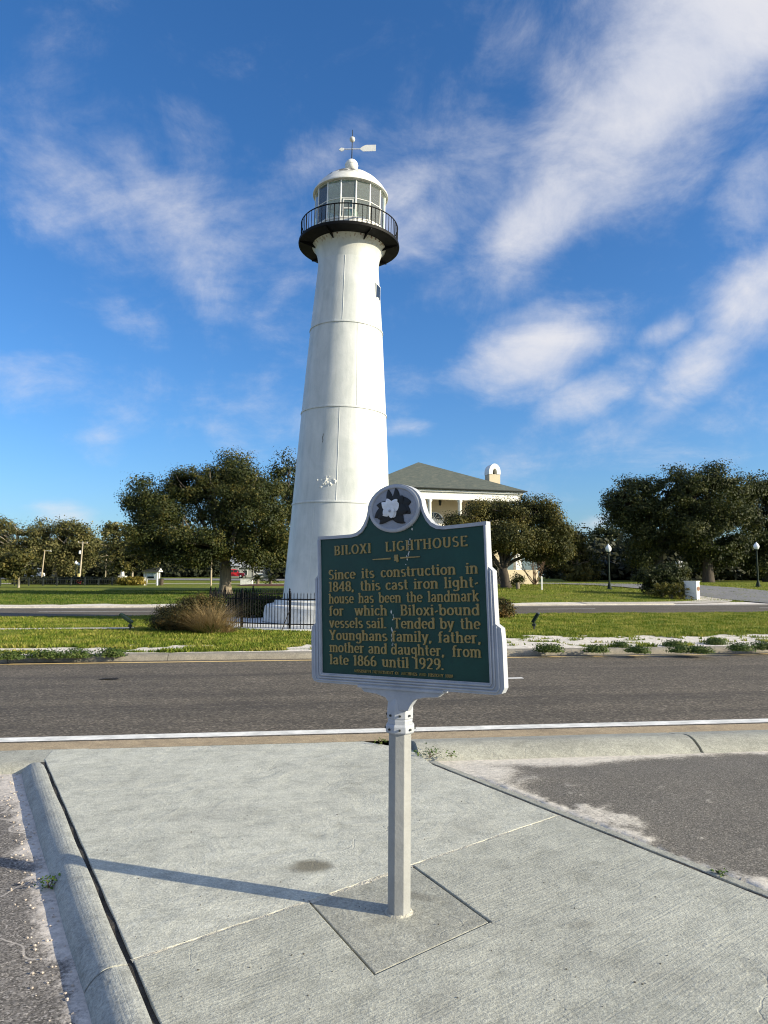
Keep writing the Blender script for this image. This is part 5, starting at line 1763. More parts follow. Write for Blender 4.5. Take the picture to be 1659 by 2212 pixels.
for ox, oy, n0, a_, b_, le in ((-.22, .05, 420, .45, .85, .75), (.0, .1, 520, .6, 1.12, .55), (.18, -.05, 380, .5, .95, .7), (.40, .10, 300, .35, .75, .95), (.08, -.15, 260, .3, .6, 1.1)):
    o = blades('blades', n0, .16, a_, b_, le, .007, M_drygrass, gr, 1.1)
    o.location = (ox, oy, 0)
    o.rotation_euler = (random.uniform(-.12, .12), random.uniform(-.16, .16), 0)
blades('green_blades', 260, .34, .2, .5, .8, .009, M_weed, gr, .9)
b1 = LH + Vector((-3.1, 2.1, .03))
shrub('shrub', 'dark clipped shrub seen through the fence pickets', b1, [((0, 0, .45), (.9, .6, .42)), ((.6, .2, .35), (.7, .5, .34)), ((-.7, .2, .5), (.6, .5, .4)), ((-.3, -.3, .3), (.7, .4, .3))], M_oakd, .06, 420, 22, .11)
b2 = gnd(1072, 1338, MED_Z)
shrub('shrub', 'brownish low shrub peeping out right of the plaque', b2 + Vector((0, .4, 0)), [((0, 0, .3), (.55, .4, .28)), ((.35, 0, .28), (.40, .35, .24)), ((-.5, 0, .35), (.5, .4, .32)), ((.3, 0, .55), (.25, .3, .2))], M_juniper, .05, 300, 22, .09)

# grass: blades over median and verge, one uncountable cover
def scatter_blades(name, label, n_, area, size, zf, cov, mat):
    xs, keep_n = [], 0
    s0, s1, q0, q1 = area
    P = []
    while len(P) < n_:
        q = q0 + (q1 - q0) * random.random() ** 1.5
        s = random.uniform(s0, s1)
        p = rd(s, q)
        if abs(p.x) > p.y * .62 + 1.5:
            continue
        if cov(p.x, p.y) > .12 + .33 * random.random():
            continue
        if (p.x - LH.x) ** 2 + (p.y - LH.y) ** 2 < 4.75 ** 2 and q < 29.6:
            continue
        if 22.3 < q < 23.0 and s < -5:
            continue
        P.append((p.x, p.y, zf(p.x, p.y)))
    P = np.array(P)
    k = len(P)
    sz = size * RNG.uniform(.5, 1.5, size=k) * (1 + .5 * np.array([fbm(a, b, .8, 2, 6.0) for a, b, _ in P]))
    an = RNG.uniform(0, 2 * np.pi, k)
    ln = RNG.normal(size=(k, 2)) * .45
    w = sz * .28
    V = np.empty((k, 3, 3))
    V[:, 0] = P + np.stack([np.cos(an) * w, np.sin(an) * w, np.full(k, -.01)], 1)
    V[:, 1] = P - np.stack([np.cos(an) * w, np.sin(an) * w, np.full(k, .01)], 1)
    V[:, 2] = P + np.stack([ln[:, 0] * sz, ln[:, 1] * sz, sz], 1)
    me = bpy.data.meshes.new(name)
    me.vertices.add(k * 3)
    me.vertices.foreach_set('co', V.reshape(-1))
    me.loops.add(k * 3)
    me.loops.foreach_set('vertex_index', np.arange(k * 3, dtype=np.int32))
    me.polygons.add(k)
    me.polygons.foreach_set('loop_start', np.arange(0, k * 3, 3, dtype=np.int32))
    me.update()
    return tag(link(name, me, mat), label, 'grass', kind='stuff')


scatter_blades('grass', 'sunlit green grass on the median strip', 190000, (-20, 26, 15.2, 29.5), .050, lambda x, y: MED_Z, median_cover, M_blade)
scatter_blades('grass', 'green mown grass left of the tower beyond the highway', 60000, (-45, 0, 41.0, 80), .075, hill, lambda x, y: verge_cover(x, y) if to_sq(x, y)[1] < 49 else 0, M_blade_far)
scatter_blades('grass', 'yellowish mown grass on the right bank beyond the highway', 50000, (0, 45, 41.0, 74), .075, hill, lambda x, y: verge_cover(x, y) if to_sq(x, y)[1] < 49 else 0, M_blade)

M_creeper = mat_leaf('creeper_leaves', [(0.2, (0.025, 0.055, 0.010)), (0.6, (0.060, 0.100, 0.018)), (0.9, (0.13, 0.15, 0.04))])
# creeping plants on the sandy kerb strip
GP = 'green clumps on the sandy kerb strip'
def clump_on(u, v, w, h, label):
    h *= .62
    p = gnd(u, v, MED_Z)
    k = p.y / PX_F
    r_ = thing('creeping_plant', label, 'plant', p, group=GP)
    pp, nn = crown_points([(Vector((0, 0, h * k * .45)), (w * k * .5, .22, h * k * .5)), (Vector((w * k * .2, .05, h * k * .3)), (w * k * .3, .2, h * k * .35))], 34, 52, .085, shell=.2)
    pp[:, 2] *= .8
    pp[:, 2] = np.maximum(pp[:, 2], 0.0)
    leaf_object('foliage', pp, nn, .020, M_creeper, r_)
    m_ = MB()
    limb(m_, (-w * k * .3, 0, .01), (w * k * .3, 0, .02), .006, .004, .02, 4)
    m_.build('stem', M_twig, r_)
for (u, v, w, h, lb) in ((1185, 1407, 46, 22, 'large rounded green clump on sand, nearest the plaque'), (1290, 1407, 36, 16, 'second low clump from the plaque on the sandy kerb strip'), (1338, 1398, 28, 12, 'small clump set back on the sand beyond the second clump'),
                         (1378, 1408, 30, 10, 'flat sprig hugging the kerb, middle of the sandy strip'), (1455, 1396, 34, 10, 'wide flat clump high on the sand bank, middle of the strip'), (1545, 1391, 40, 12, 'long clump high on the sand bank right of centre'),
                         (1470, 1407, 40, 9, 'straggly clump low on the sand left of the cracked kerb'), (1510, 1408, 46, 10, 'straggly mat of green beside the cracked kerb'), (1600, 1404, 46, 14, 'dark clump near the right edge close to the kerb'), (1645, 1401, 44, 22, 'bushy dark clump cut by the right frame edge'),
                         (20, 1421, 60, 16, 'dark creeping clump cut by the left frame edge'), (95, 1419, 60, 16, 'low creeping clump second from the left edge'), (160, 1418, 56, 20, 'bushier creeping clump third from the left edge'), (235, 1416, 50, 22, 'tall creeping clump where the left sand patch ends')):
    clump_on(u, v, w, h, lb)


# weeds in the near pavement
def weed(p, label, n_=26, h=.06, spread=.06):
    r_ = thing('weed', label, 'weed', p)
    pp = RNG.normal(size=(n_ * 4, 3)) * np.array([spread, spread, h * .35]) + np.array([0, 0, h * .5])
    pp[:, 2] = np.abs(pp[:, 2])
    leaf_object('leaves', pp, np.tile([0, 0, 1.0], (len(pp), 1)), .011, M_weed, r_)
    for i in range(4):
        m_ = MB()
        limb(m_, (0, 0, -.01), (random.gauss(0, spread), random.gauss(0, spread), h * .8), .003, .0015, .05, 4)
        m_.build('stem', M_twig, r_)
weed(gnd(106, 1917, -.07), 'tuft of green weed against the left kerb', 16, .05, .028)
weed(gnd(928, 1634, 0), 'sprawling green weed in sand behind the post', 30, .07, .085)
weed(gnd(975, 1634, 0), 'small weed at the sandy corner right of the larger weed', 10, .03, .03)
weed(gnd(824, 1607, 0), 'tiny weed left of the post at the gutter', 10, .05, .03)
weed(gnd(1556, 1890, -.01), 'tiny sprout in the right-hand slab joint', 8, .025, .02)

# ================================================================== BUILDINGS
# ---- the white house behind the plaque: square hipped roof, two-storey gallery
HC = Vector((0.0492 * 73.0, 73.0, 0))
HA = 8.0
hz = hill(HC.x, HC.y - 6)
house = thing('house', 'white two-storey house with grey-green hipped roof and columned porch', 'house', (HC.x, HC.y, hz), (0, 0, R(16)))
EZ = 9.85 - hz          # eave above its ground
mb = MB()
mb.box(-HA + .9, HA - .9, -4.4, HA - .9, 0, EZ - .55)
wall = mb.build('wall', M_wall, house)
mb = MB()
mb.box(-HA + .25, HA - .25, -HA + .3, -4.4, 4.05, 4.35)
mb.build('gallery_floor', M_white, house)
mb = MB()
mb.box(-HA + .26, HA - .26, -HA + .3, -HA + .75, EZ - 1.0, EZ - .30)
mb.box(-HA + .26, -HA + .7, -HA + .75, HA - .3, EZ - 1.0, EZ - .30)
mb.box(HA - .7, HA - .26, -HA + .75, HA - .3, EZ - 1.0, EZ - .30)
mb.build('entablature', M_white, house)
mb = MB()
mb.box(-HA + .1, HA - .1, -HA + .1, HA - .1, EZ - .30, EZ - .12)
mb.build('cornice', M_white, house, bevel=.02)
mb = MB()
mb.box(-HA + .3, HA - .3, -HA + .4, HA - .4, EZ - .40, EZ - .31)
mb.build('porch_ceiling', M_wall, house)
PK = 13.55 - hz
mb = MB()
e = HA + .12
mb.add([(-e, -e, EZ - .10), (e, -e, EZ - .10), (e, e, EZ - .10), (-e, e, EZ - .10), (-e, -e, EZ + .02), (e, -e, EZ + .02), (e, e, EZ + .02), (-e, e, EZ + .02), (-.05, 0, PK), (.05, 0, PK)],
       [(0, 3, 2, 1), (0, 1, 5, 4), (1, 2, 6, 5), (2, 3, 7, 6), (3, 0, 4, 7), (4, 5, 9, 8), (5, 6, 9), (6, 7, 8, 9), (7, 4, 8)])
rf = mb.build('roof', M_roof, house)
mb = MB()
mb.tube([(-e - .03, -e - .03, EZ - .03), (e + .03, -e - .03, EZ - .03), (e + .03, e, EZ - .03)], .07, 6)
mb.build('eave_gutter', M_dark, rf)
# chimney with an arched hood
cx, cy = 7.15, -2.6
CT = 12.15 - hz
mb = MB()
mb.box(cx - .60, cx + .60, cy - .55, cy + .55, EZ - 2, CT)
ch = mb.build('chimney', M_wall, rf)
mb = MB()
arch_o = [(-.63, 0)] + [(.63 * math.cos(R(a)), .25 + .85 * math.sin(R(a))) for a in range(180, -1, -15)] + [(.63, 0)]
arch_i = [(-.25, 0)] + [(.25 * math.cos(R(a)), .10 + .50 * math.sin(R(a))) for a in range(180, -1, -15)] + [(.25, 0)]
k = len(arch_o)
vs = [(cx + x, cy - .6, CT - .01 + z) for x, z in arch_o] + [(cx + x, cy - .6, CT - .01 + z) for x, z in arch_i] + [(cx + x, cy + .6, CT - .01 + z) for x, z in arch_o] + [(cx + x, cy + .6, CT - .01 + z) for x, z in arch_i]
fs = []
for i in range(k - 1):
    fs += [(i, i + 1, k + i + 1, k + i), (2 * k + i, 3 * k + i, 3 * k + i + 1, 2 * k + i + 1), (i, 2 * k + i, 2 * k + i + 1, i + 1), (k + i, k + i + 1, 3 * k + i + 1, 3 * k + i)]
mb.add(vs, fs)
mb.build('chimney_hood', M_white, rf)
mb = MB()
mb.box(cx - .5, cx + .5, cy + .3, cy + .5, CT - .01, CT + .5)
mb.build('chimney_back', M_dark, rf)
for x in (-7.35, -4.5, -1.5, 1.5, 4.5, 7.35):
    mb = MB()
    mb.lathe([(.27, 4.35), (.27, 4.5), (.20, 4.55), (.175, EZ - 1.25), (.26, EZ - 1.12), (.26, EZ - 1.0)], 16, (x, -HA + .52))
    mb.build('column', M_white, house, smooth=True, angle=40)
    mb = MB()
    mb.box(x - .3, x + .3, -HA + .25, -HA + .8, 0, 4.05)
    mb.build('pier', M_white, house, bevel=.02)
for a, b in zip((-7.35, -4.5, -1.5, 1.5, 4.5), (-4.5, -1.5, 1.5, 4.5, 7.35)):
    mb = MB()
    mb.box(a + .28, b - .28, -HA + .48, -HA + .56, 5.25, 5.33)
    rl = mb.build('railing', M_white, house)
    mb = MB()
    nb = 9
    for i in range(nb):
        x = a + .4 + (b - a - .8) * i / (nb - 1)
        mb.box(x - .03, x + .03, -HA + .49, -HA + .55, 4.35, 5.25)
    tag(mb.build('balusters', M_white, rl), kind='stuff')
# arched upper door with fanlight, side windows
def arch_poly(w, h, n_=10):
    return [(-w, 0)] + [(w * math.cos(R(180 - 180 * i / n_)), h + w * .72 * math.sin(R(180 * i / n_))) for i in range(n_ + 1)] + [(w, 0)]
def wall_face(poly, x, z0, d0, d1, name, mat, parent):
    m_ = MB()
    m_.prism([(x + px, z0 + pz) for px, pz in poly], -d1, -d0, Matrix(((1, 0, 0, 0), (0, 0, 1, -4.4), (0, 1, 0, 0), (0, 0, 0, 1))))
    return m_.build(name, mat, parent)
d0_ = wall_face(arch_poly(1.05, 2.15), 0, 4.35, -.02, .05, 'door', M_white, house)
wall_face(arch_poly(.86, .02), 0, 6.55, .04, .065, 'fanlight', M_window, d0_)
for i in range(5):
    a = R(18 + 36 * i)
    m_ = MB()
    m_.box(-.02, .02, -4.475, -4.46, 0, .62, Matrix.Translation((0, 0, 6.57)) @ Matrix.Rotation(math.pi / 2 - a, 4, 'Y'))
    m_.build('fanlight_bar', M_white, d0_)
for x in (-.42, .42):
    m_ = MB()
    m_.box(x - .3, x + .3, -4.47, -4.44, 4.5, 6.4)
    m_.build('door_leaf', M_white_worn, d0_)
for x in (-5.6, -3.1, 3.1, 5.6):
    for z in (.7, 4.9):
        m_ = MB()
        m_.box(x - .6, x + .6, -4.46, -4.38, z, z + 2.0)
        wv = m_.build('window', M_white, house)
        for dx in (-.28, .28):
            for dz_ in (.12, 1.04):
                m_ = MB()
                m_.box(x + dx - .24, x + dx + .24, -4.475, -4.42, z + dz_, z + dz_ + .82)
                m_.build('pane', M_window, wv)
m_ = MB()
m_.tube([(0.1, -6.0, EZ - .4), (0.1, -6.0, EZ - .85)], .02, 5)
m_.lathe([(.02, EZ - .85), (.14, EZ - .9), (.16, EZ - 1.0), (.12, EZ - 1.35), (.02, EZ - 1.42)], 6, (0.1, -6.0))
m_.build('hanging_lantern', M_dark, house)
# front stair and its cheek walls, low masonry base
m_ = MB()
for i in range(10):
    m_.box(1.8, 4.2, -HA - 2.6 + .28 * i, -HA + .2, .2 * i, .2 * (i + 1) - .003 * i)
m_.build('stair', M_wall, house)
m_ = MB()
m_.box(4.3, 4.7, -HA - 2.8, -HA + .2, 0, 2.3)
m_.box(5.2, 8.6, -HA - 1.2, -HA - .8, 0, 1.6)
m_.build('stair_wall', M_wall, house)

# ---- long low pale building behind the left oak
bp = spot(560, 188)
lb = thing('building', 'long low grey clapboard building beyond the parked cars', 'building', bp, (0, 0, R(4)))
M_clap = simple('grey_clapboard', (.30, .31, .30), .8, .08, 1.0, stretch=(.2, .2, 8))
m_ = MB()
m_.box(-9, 5.4, 0, 9, -.3, 2.55)
m_.build('wall', M_clap, lb)
m_ = MB()
m_.add([(-9.4, -.5, 2.5), (5.8, -.5, 2.5), (5.8, 9.5, 2.5), (-9.4, 9.5, 2.5), (-7.5, 4.5, 4.3), (4.2, 4.5, 4.3)], [(0, 1, 5, 4), (1, 2, 5), (2, 3, 4, 5), (3, 0, 4), (3, 2, 1, 0)])
m_.build('roof', simple('pale_metal_roof', (.30, .31, .31), .7, .1), lb)
for x in (-7.6, -5.6, -3.6, -1.2, 1.2, 3.6):
    m_ = MB()
    m_.box(x - .55, x + .55, -.06, .04, .55, 1.95)
    wv = m_.build('window', M_white, lb)
    m_ = MB()
    m_.box(x - .45, x + .45, -.09, .02, .65, 1.85)
    m_.build('pane', M_window, wv)
# ---- small pale house deep in the trees on the left
bp = spot(218, 176)
sh = thing('house', 'small white house front glimpsed among the trees far left', 'house', bp, (0, 0, R(-5)))
m_ = MB()
m_.box(-3.4, 3.4, 0, 6, -.2, 2.9)
m_.build('wall', simple('dull_white_siding', (.34, .34, .33), .8), sh)
m_ = MB()
m_.add([(-3.8, -.4, 2.85), (3.8, -.4, 2.85), (3.8, 6.4, 2.85), (-3.8, 6.4, 2.85), (-3.8, 3, 4.8), (3.8, 3, 4.8)], [(0, 1, 5, 4), (2, 3, 4, 5), (0, 4, 3), (1, 2, 5), (3, 2, 1, 0)])
m_.build('roof', simple('brown_shingle', (.11, .085, .06), .9, .2), sh)
for x in (-2.2, -.7, .8, 2.3):
    m_ = MB()
    m_.box(x - .42, x + .42, -.07, .03, .5, 2.1)
    wv = m_.build('window', M_white, sh)
    m_ = MB()
    m_.box(x - .34, x + .34, -.1, .0, .6, 2.0)
    m_.build('pane', M_window, wv)
bp = spot(470, 178)
sh = thing('house', 'dark grey cottage gable hidden behind the big oak', 'house', bp, (0, 0, R(10)))
m_ = MB()
m_.box(-5, 5, 0, 7, -.2, 3.0)
m_.build('wall', simple('grey_siding', (.20, .21, .22), .8, .1), sh)
m_ = MB()
m_.add([(-5.4, -.4, 2.95), (5.4, -.4, 2.95), (5.4, 7.4, 2.95), (-5.4, 7.4, 2.95), (-5.4, 3.5, 5.4), (5.4, 3.5, 5.4)], [(0, 1, 5, 4), (2, 3, 4, 5), (0, 4, 3), (1, 2, 5), (3, 2, 1, 0)])
m_.build('roof', simple('grey_metal_roof', (.30, .32, .36), .5, .1), sh)

# ================================================================== STREET FURNITURE
def lamp(u, Y, h, label, s=1.0, group='acorn-globe lamp posts'):
    p = spot(u, Y, -.02)
    r_ = thing('lamp_post', label, 'lamp post', p, group=group)
    m_ = MB()
    m_.lathe([(.22, 0), (.22, .06), (.16, .12), (.15, .30), (.11, .42), (.085, .55)], 10)
    m_.build('base', M_dkgreen, r_, smooth=True, angle=40)
    m_ = MB()
    m_.lathe([(.075, .5), (.07, 1.5), (.055, h - .75), (.05, h - .7)], 10)
    m_.build('pole', M_dkgreen, r_, smooth=True)
    m_ = MB()
    m_.lathe([(.05, h - .74), (.13, h - .70), (.15, h - .66), (.12, h - .62)], 10)
    m_.build('globe_fitter', M_dkgreen, r_)
    m_ = MB()
    m_.lathe([(.11, h - .64), (.20, h - .55), (.235, h - .42), (.22, h - .30), (.15, h - .20), (.10, h - .16)], 14)
    m_.build('globe', M_globe, r_, smooth=True)
    m_ = MB()
    m_.lathe([(.13, h - .19), (.15, h - .165), (.10, h - .12), (.05, h - .08), (.03, h - .03), (.005, h)], 10)
    m_.build('cap', M_globe, r_, smooth=True)
    return r_
lamp(1316, 56.5, 3.62, 'lamp post with white acorn globe at the left end of the driveway')
lamp(1637, 61.0, 3.85, 'lamp post with white acorn globe near the right edge')
lamp(163, 118, 4.0, 'taller dark lamp post left of the utility pole')
lamp(168.5, 140, 3.4, 'shorter far lamp post touching the utility pole')
lamp(531, 132, 4.4, 'slim lamp post under the shade of the big oak')

# street light and other poles
p = spot(89, 128)
r_ = thing('street_light', 'leaning wooden street light pole with a short arm at left', 'street light', p, (0, R(4.2), 0))
m_ = MB()
m_.tube([(0, 0, -.2), (0, 0, 5.75)], [.14, .10], 8)
m_.build('pole', M_wood, r_)
m_ = MB()
m_.tube([(0, 0, 5.6), (.5, 0, 5.68), (.85, 0, 5.68)], .04, 6)
m_.build('arm', M_white_worn, r_)
m_ = MB()
m_.ball((1.05, 0, 5.66), .25, 10, 6, (1, .6, .35))
m_.build('lamp_head', M_white_worn, r_, smooth=True)
p = spot(171.5, 126)
r_ = thing('utility_pole', 'leaning utility pole with crossarm and white transformer can', 'utility pole', p, (0, R(3.0), 0))
m_ = MB()
m_.tube([(0, 0, -.2), (0, 0, 2.4), (0, 0, 7.2)], [.16, .15, .11], 8)
m_.build('pole', M_bark_pale, r_)
m_ = MB()
m_.box(-.85, .85, -.07, .07, 6.98, 7.12)
m_.build('crossarm', M_wood, r_)
for x in (-.75, 0, .75):
    m_ = MB()
    m_.lathe([(.03, 7.12), (.06, 7.16), (.06, 7.26), (.02, 7.3)], 8, (x, 0))
    m_.build('insulator', M_white, r_)
m_ = MB()
m_.lathe([(.05, 5.05), (.19, 5.08), (.20, 5.12), (.20, 5.58), (.15, 5.66), (.04, 5.70)], 12, (-.36, 0))
m_.build('transformer', M_white, r_, smooth=True, angle=40)
p = spot(228, 150)
r_ = thing('street_light', 'faint grey street light half hidden in the trees', 'street light', p)
m_ = MB()
m_.tube([(0, 0, -.2), (0, 0, 6.9)], [.1, .07], 6)
m_.build('pole', M_wood, r_)
m_ = MB()
m_.tube([(0, 0, 6.85), (-1.4, 0, 7.15)], .05, 5)
m_.build('arm', M_wood, r_)
p = spot(456, 112)
r_ = thing('utility_pole', 'plain brown wooden pole between kiosk and oak trunk', 'pole', p)
m_ = MB()
m_.tube([(0, 0, -.2), (0, 0, 6.2)], [.15, .12], 8)
m_.build('pole', M_wood, r_)
m_ = MB()
m_.lathe([(.02, 6.25), (.16, 6.3), (.2, 6.45), (.12, 6.6), (.02, 6.65)], 8)
m_.build('lamp_head', M_globe, r_, smooth=True)

# notice kiosk
p = spot(327.5, 113)
r_ = thing('notice_kiosk', 'small white roofed notice kiosk with a picture map on the left lawn', 'kiosk', p, (0, 0, R(-12)))
for x, y in ((-1.1, -.25), (1.1, -.25), (-1.1, .35), (1.1, .35)):
    m_ = MB()
    m_.box(x - .11, x + .11, y - .11, y + .11, -.1, 2.15)
    m_.build('post', M_white, r_, bevel=.01)
m_ = MB()
m_.box(-.98, .98, -.02, .08, .95, 2.1)
bd = m_.build('board', M_white, r_)
def mat_map():
    m, t, b, pos = principled('printed_map')
    nz = t.noise(t.mapping(pos, scale=(1, 1, 1.6)), 2.2, 3, .6)
    t.link(t.ramp(nz, [(.35, (.30, .42, .55)), (.5, (.55, .66, .74)), (.65, (.72, .76, .74))]), b.inputs['Base Color'])
    return m
m_ = MB()
m_.box(-.84, .84, -.05, -.021, 1.1, 2.0)
m_.build('map_panel', mat_map(), bd)
m_ = MB()
m_.box(-.7, .45, -.075, -.051, 1.14, 1.42)
m_.build('dark_caption', M_dkgreen, bd)
m_ = MB()
m_.add([(-1.5, -.75, 2.12), (1.5, -.75, 2.12), (1.5, .85, 2.12), (-1.5, .85, 2.12), (-1.4, .05, 2.78), (1.4, .05, 2.78)], [(0, 1, 5, 4), (2, 3, 4, 5), (0, 4, 3), (1, 2, 5), (3, 2, 1, 0)])
rf = m_.build('roof', simple('dark_bronze_roof', (.045, .05, .045), .5, .2), r_)
for i in range(9):
    x = -1.36 + .34 * i
    m_ = MB()
    m_.tube([(x, -.73, 2.15), (x * .94, .03, 2.80)], .022, 4)
    m_.build('roof_rib', M_dark, rf)
m_ = MB()
m_.prism([(-.62, 2.14), (.72, 2.14), (.05, 2.72)], 1.50, 1.56, Matrix(((0, 0, 1, 0), (1, 0, 0, 0), (0, 1, 0, 0), (0, 0, 0, 1))))
m_.build('gable', M_white, r_)
m_ = MB()
m_.prism([(-.2, 2.28), (.3, 2.28), (.05, 2.52)], 1.57, 1.58, Matrix(((0, 0, 1, 0), (1, 0, 0, 0), (0, 1, 0, 0), (0, 0, 0, 1))))
m_.build('gable_vent', M_dark, r_)
p = spot(349, 113)
r_ = thing('litter_bin', 'dark slatted litter bin beside the notice kiosk', 'litter bin', p)
m_ = MB()
m_.lathe([(.3, 0), (.34, .9), (.38, .92), (.38, 1.0), (.2, 1.05)], 12)
m_.build('body', simple('brown_bin', (.06, .045, .032), .8), r_, smooth=True, angle=40)
m_ = MB()
m_.lathe([(.39, 1.0), (.30, 1.12), (.02, 1.16)], 12)
m_.build('lid', M_dark, r_)

# white statue on its plinth
p = spot(265, 122)
r_ = thing('statue', 'white robed statue with raised arm on a square plinth', 'statue', p)
m_ = MB()
m_.box(-.85, .85, -.6, .6, -.1, .75)
m_.box(-.55, .55, -.42, .42, .752, 1.25)
m_.box(-.65, .65, -.5, .5, 1.252, 1.36)
m_.build('plinth', M_white_worn, r_, bevel=.02)
m_ = MB()
m_.tube([(-.02, 0, 1.34), (-.03, 0, 1.8), (-.05, 0, 2.35), (-.08, 0, 2.75), (-.09, 0, 2.95), (-.10, -.02, 3.05), (-.11, -.03, 3.18), (-.11, -.03, 3.33), (-.11, -.03, 3.38)],
        [.30, .26, .22, .27, .20, .07, .12, .11, .03], 14)
m_.build('figure', M_white, r_, smooth=True)
m_ = MB()
m_.tube([(.12, -.03, 2.82), (.35, -.12, 2.68), (.50, -.15, 2.95), (.62, -.15, 3.1)], [.09, .075, .06, .05], 8)
m_.build('raised_arm', M_white, r_, smooth=True)
m_ = MB()
m_.lathe([(.02, -.03), (.30, -.02), (.33, 0), (.30, .03), (.02, .04)], 14)
o = m_.build('carried_disc', M_white, r_, smooth=True)
o.location = (.62, -.16, 3.15)
o.rotation_euler = (R(75), 0, R(20))
# dark bronze statue near the tower
p = spot(546, 132)
r_ = thing('statue', 'grey bronze standing figure on a tall column left of the tower', 'statue', p)
m_ = MB()
m_.lathe([(.35, 0), (.35, .3), (.22, .4), (.18, 2.8), (.28, 2.95), (.28, 3.05)], 12)
m_.build('column', simple('dull_bronze', (.12, .12, .11), .6, .2), r_)
m_ = MB()
m_.tube([(0, 0, 3.04), (0, 0, 3.6), (.02, 0, 4.1), (.0, 0, 4.5), (0, 0, 4.7), (0, 0, 4.78), (0, -.02, 4.95), (0, -.02, 5.08)], [.17, .2, .17, .25, .14, .07, .13, .04], 12)
m_.build('figure', bpy.data.materials['dull_bronze'], r_, smooth=True)
m_ = MB()
m_.tube([(-.2, 0, 4.5), (-.42, -.1, 4.2), (-.2, -.18, 4.05)], [.07, .06, .05], 7)
m_.build('bent_arm', bpy.data.materials['dull_bronze'], r_, smooth=True)

# yellow-green shrubs, clipped hedge, dark railing on the left
shrub('yellow_shrub', 'yellow-green leafy shrub left of the kiosk', spot(284, 112), [((-1.3, 0, .6), (.9, .6, .55)), ((0, 0, .7), (1.0, .7, .65)), ((1.2, 0, .6), (.9, .6, .55))], M_yelshrub, .16, 240, 16, .22, aspect=.35)
hedge = tag(leaf_object('hedge', np.column_stack([RNG.uniform(-61.5, -44.0, 5200), 118 + RNG.normal(size=5200) * .5, RNG.uniform(.05, 1.25, 5200) + .45]), np.tile([0, -.4, .6], (5200, 1)), .16, M_wood_mass, None), 'long dark clipped hedge behind the iron railing', 'hedge')
p0, p1 = spot(-30, 108), spot(272, 112)
r_ = thing('railing', 'low dark iron railing along the far edge of the left lawn', 'railing', p0)
dv = p1 - p0
nb = 11
for i in range(nb):
    m_ = MB()
    c = dv * (i / (nb - 1))
    m_.box(c.x - .07, c.x + .07, c.y - .07, c.y + .07, c.z - .1, c.z + (1.25 if i % 2 else 1.1))
    m_.build('post', M_dark, r_)
for zz in (.25, .95):
    m_ = MB()
    m_.tube([Vector((0, 0, zz)), dv + Vector((0, 0, zz))], .03, 4)
    m_.build('rail', M_dark, r_)
for i in range(60):
    c = dv * ((i + .5) / 60)
    if i == 0:
        m_ = MB()
        m_.box(-.014, .014, -.014, .014, .25, .95)
        o = m_.build('baluster', M_dark, r_)
        bm_ = o.data
    else:
        o = link('baluster', bm_, M_dark, r_)
    o.location = c

# red and yellow banner feature by the utility pole
p = spot(170, 121)
r_ = thing('sign_totem', 'small red and yellow totem at the foot of the utility pole', 'totem', p)
m_ = MB()
m_.box(-.32, .40, -.2, .2, -.1, .62)
m_.build('red_base', simple('red_totem', (.55, .05, .04), .6), r_, bevel=.02)
m_ = MB()
m_.box(-.18, .16, -.14, .14, .62, 1.75)
m_.build('yellow_body', simple('yellow_totem', (.62, .52, .22), .6), r_, bevel=.02)
m_ = MB()
m_.box(-.14, .12, -.1, .1, 1.75, 2.05)
m_.build('green_cap', M_dkgreen, r_, bevel=.02)

# ================================================================== VEHICLES
def wheel(parent, x, y, r0=.36, w=.22):
    m_ = MB()
    m_.lathe([(r0 * .6, -w / 2), (r0 * .95, -w / 2), (r0, -w / 2 + .03), (r0, w / 2 - .03), (r0 * .95, w / 2), (r0 * .6, w / 2)], 20)
    o = m_.build('wheel', M_tyre, parent, smooth=True, angle=40)
    o.location = (x, y, r0)
    o.rotation_euler = (R(90), 0, 0)
    m_ = MB()
    m_.lathe([(.02, -w / 2 + .01), (r0 * .3, -w / 2), (r0 * .66, -w / 2 + .02), (r0 * .66, w / 2 - .02), (.02, w / 2)], 16)
    m_.build('rim', M_rim, o, smooth=True)


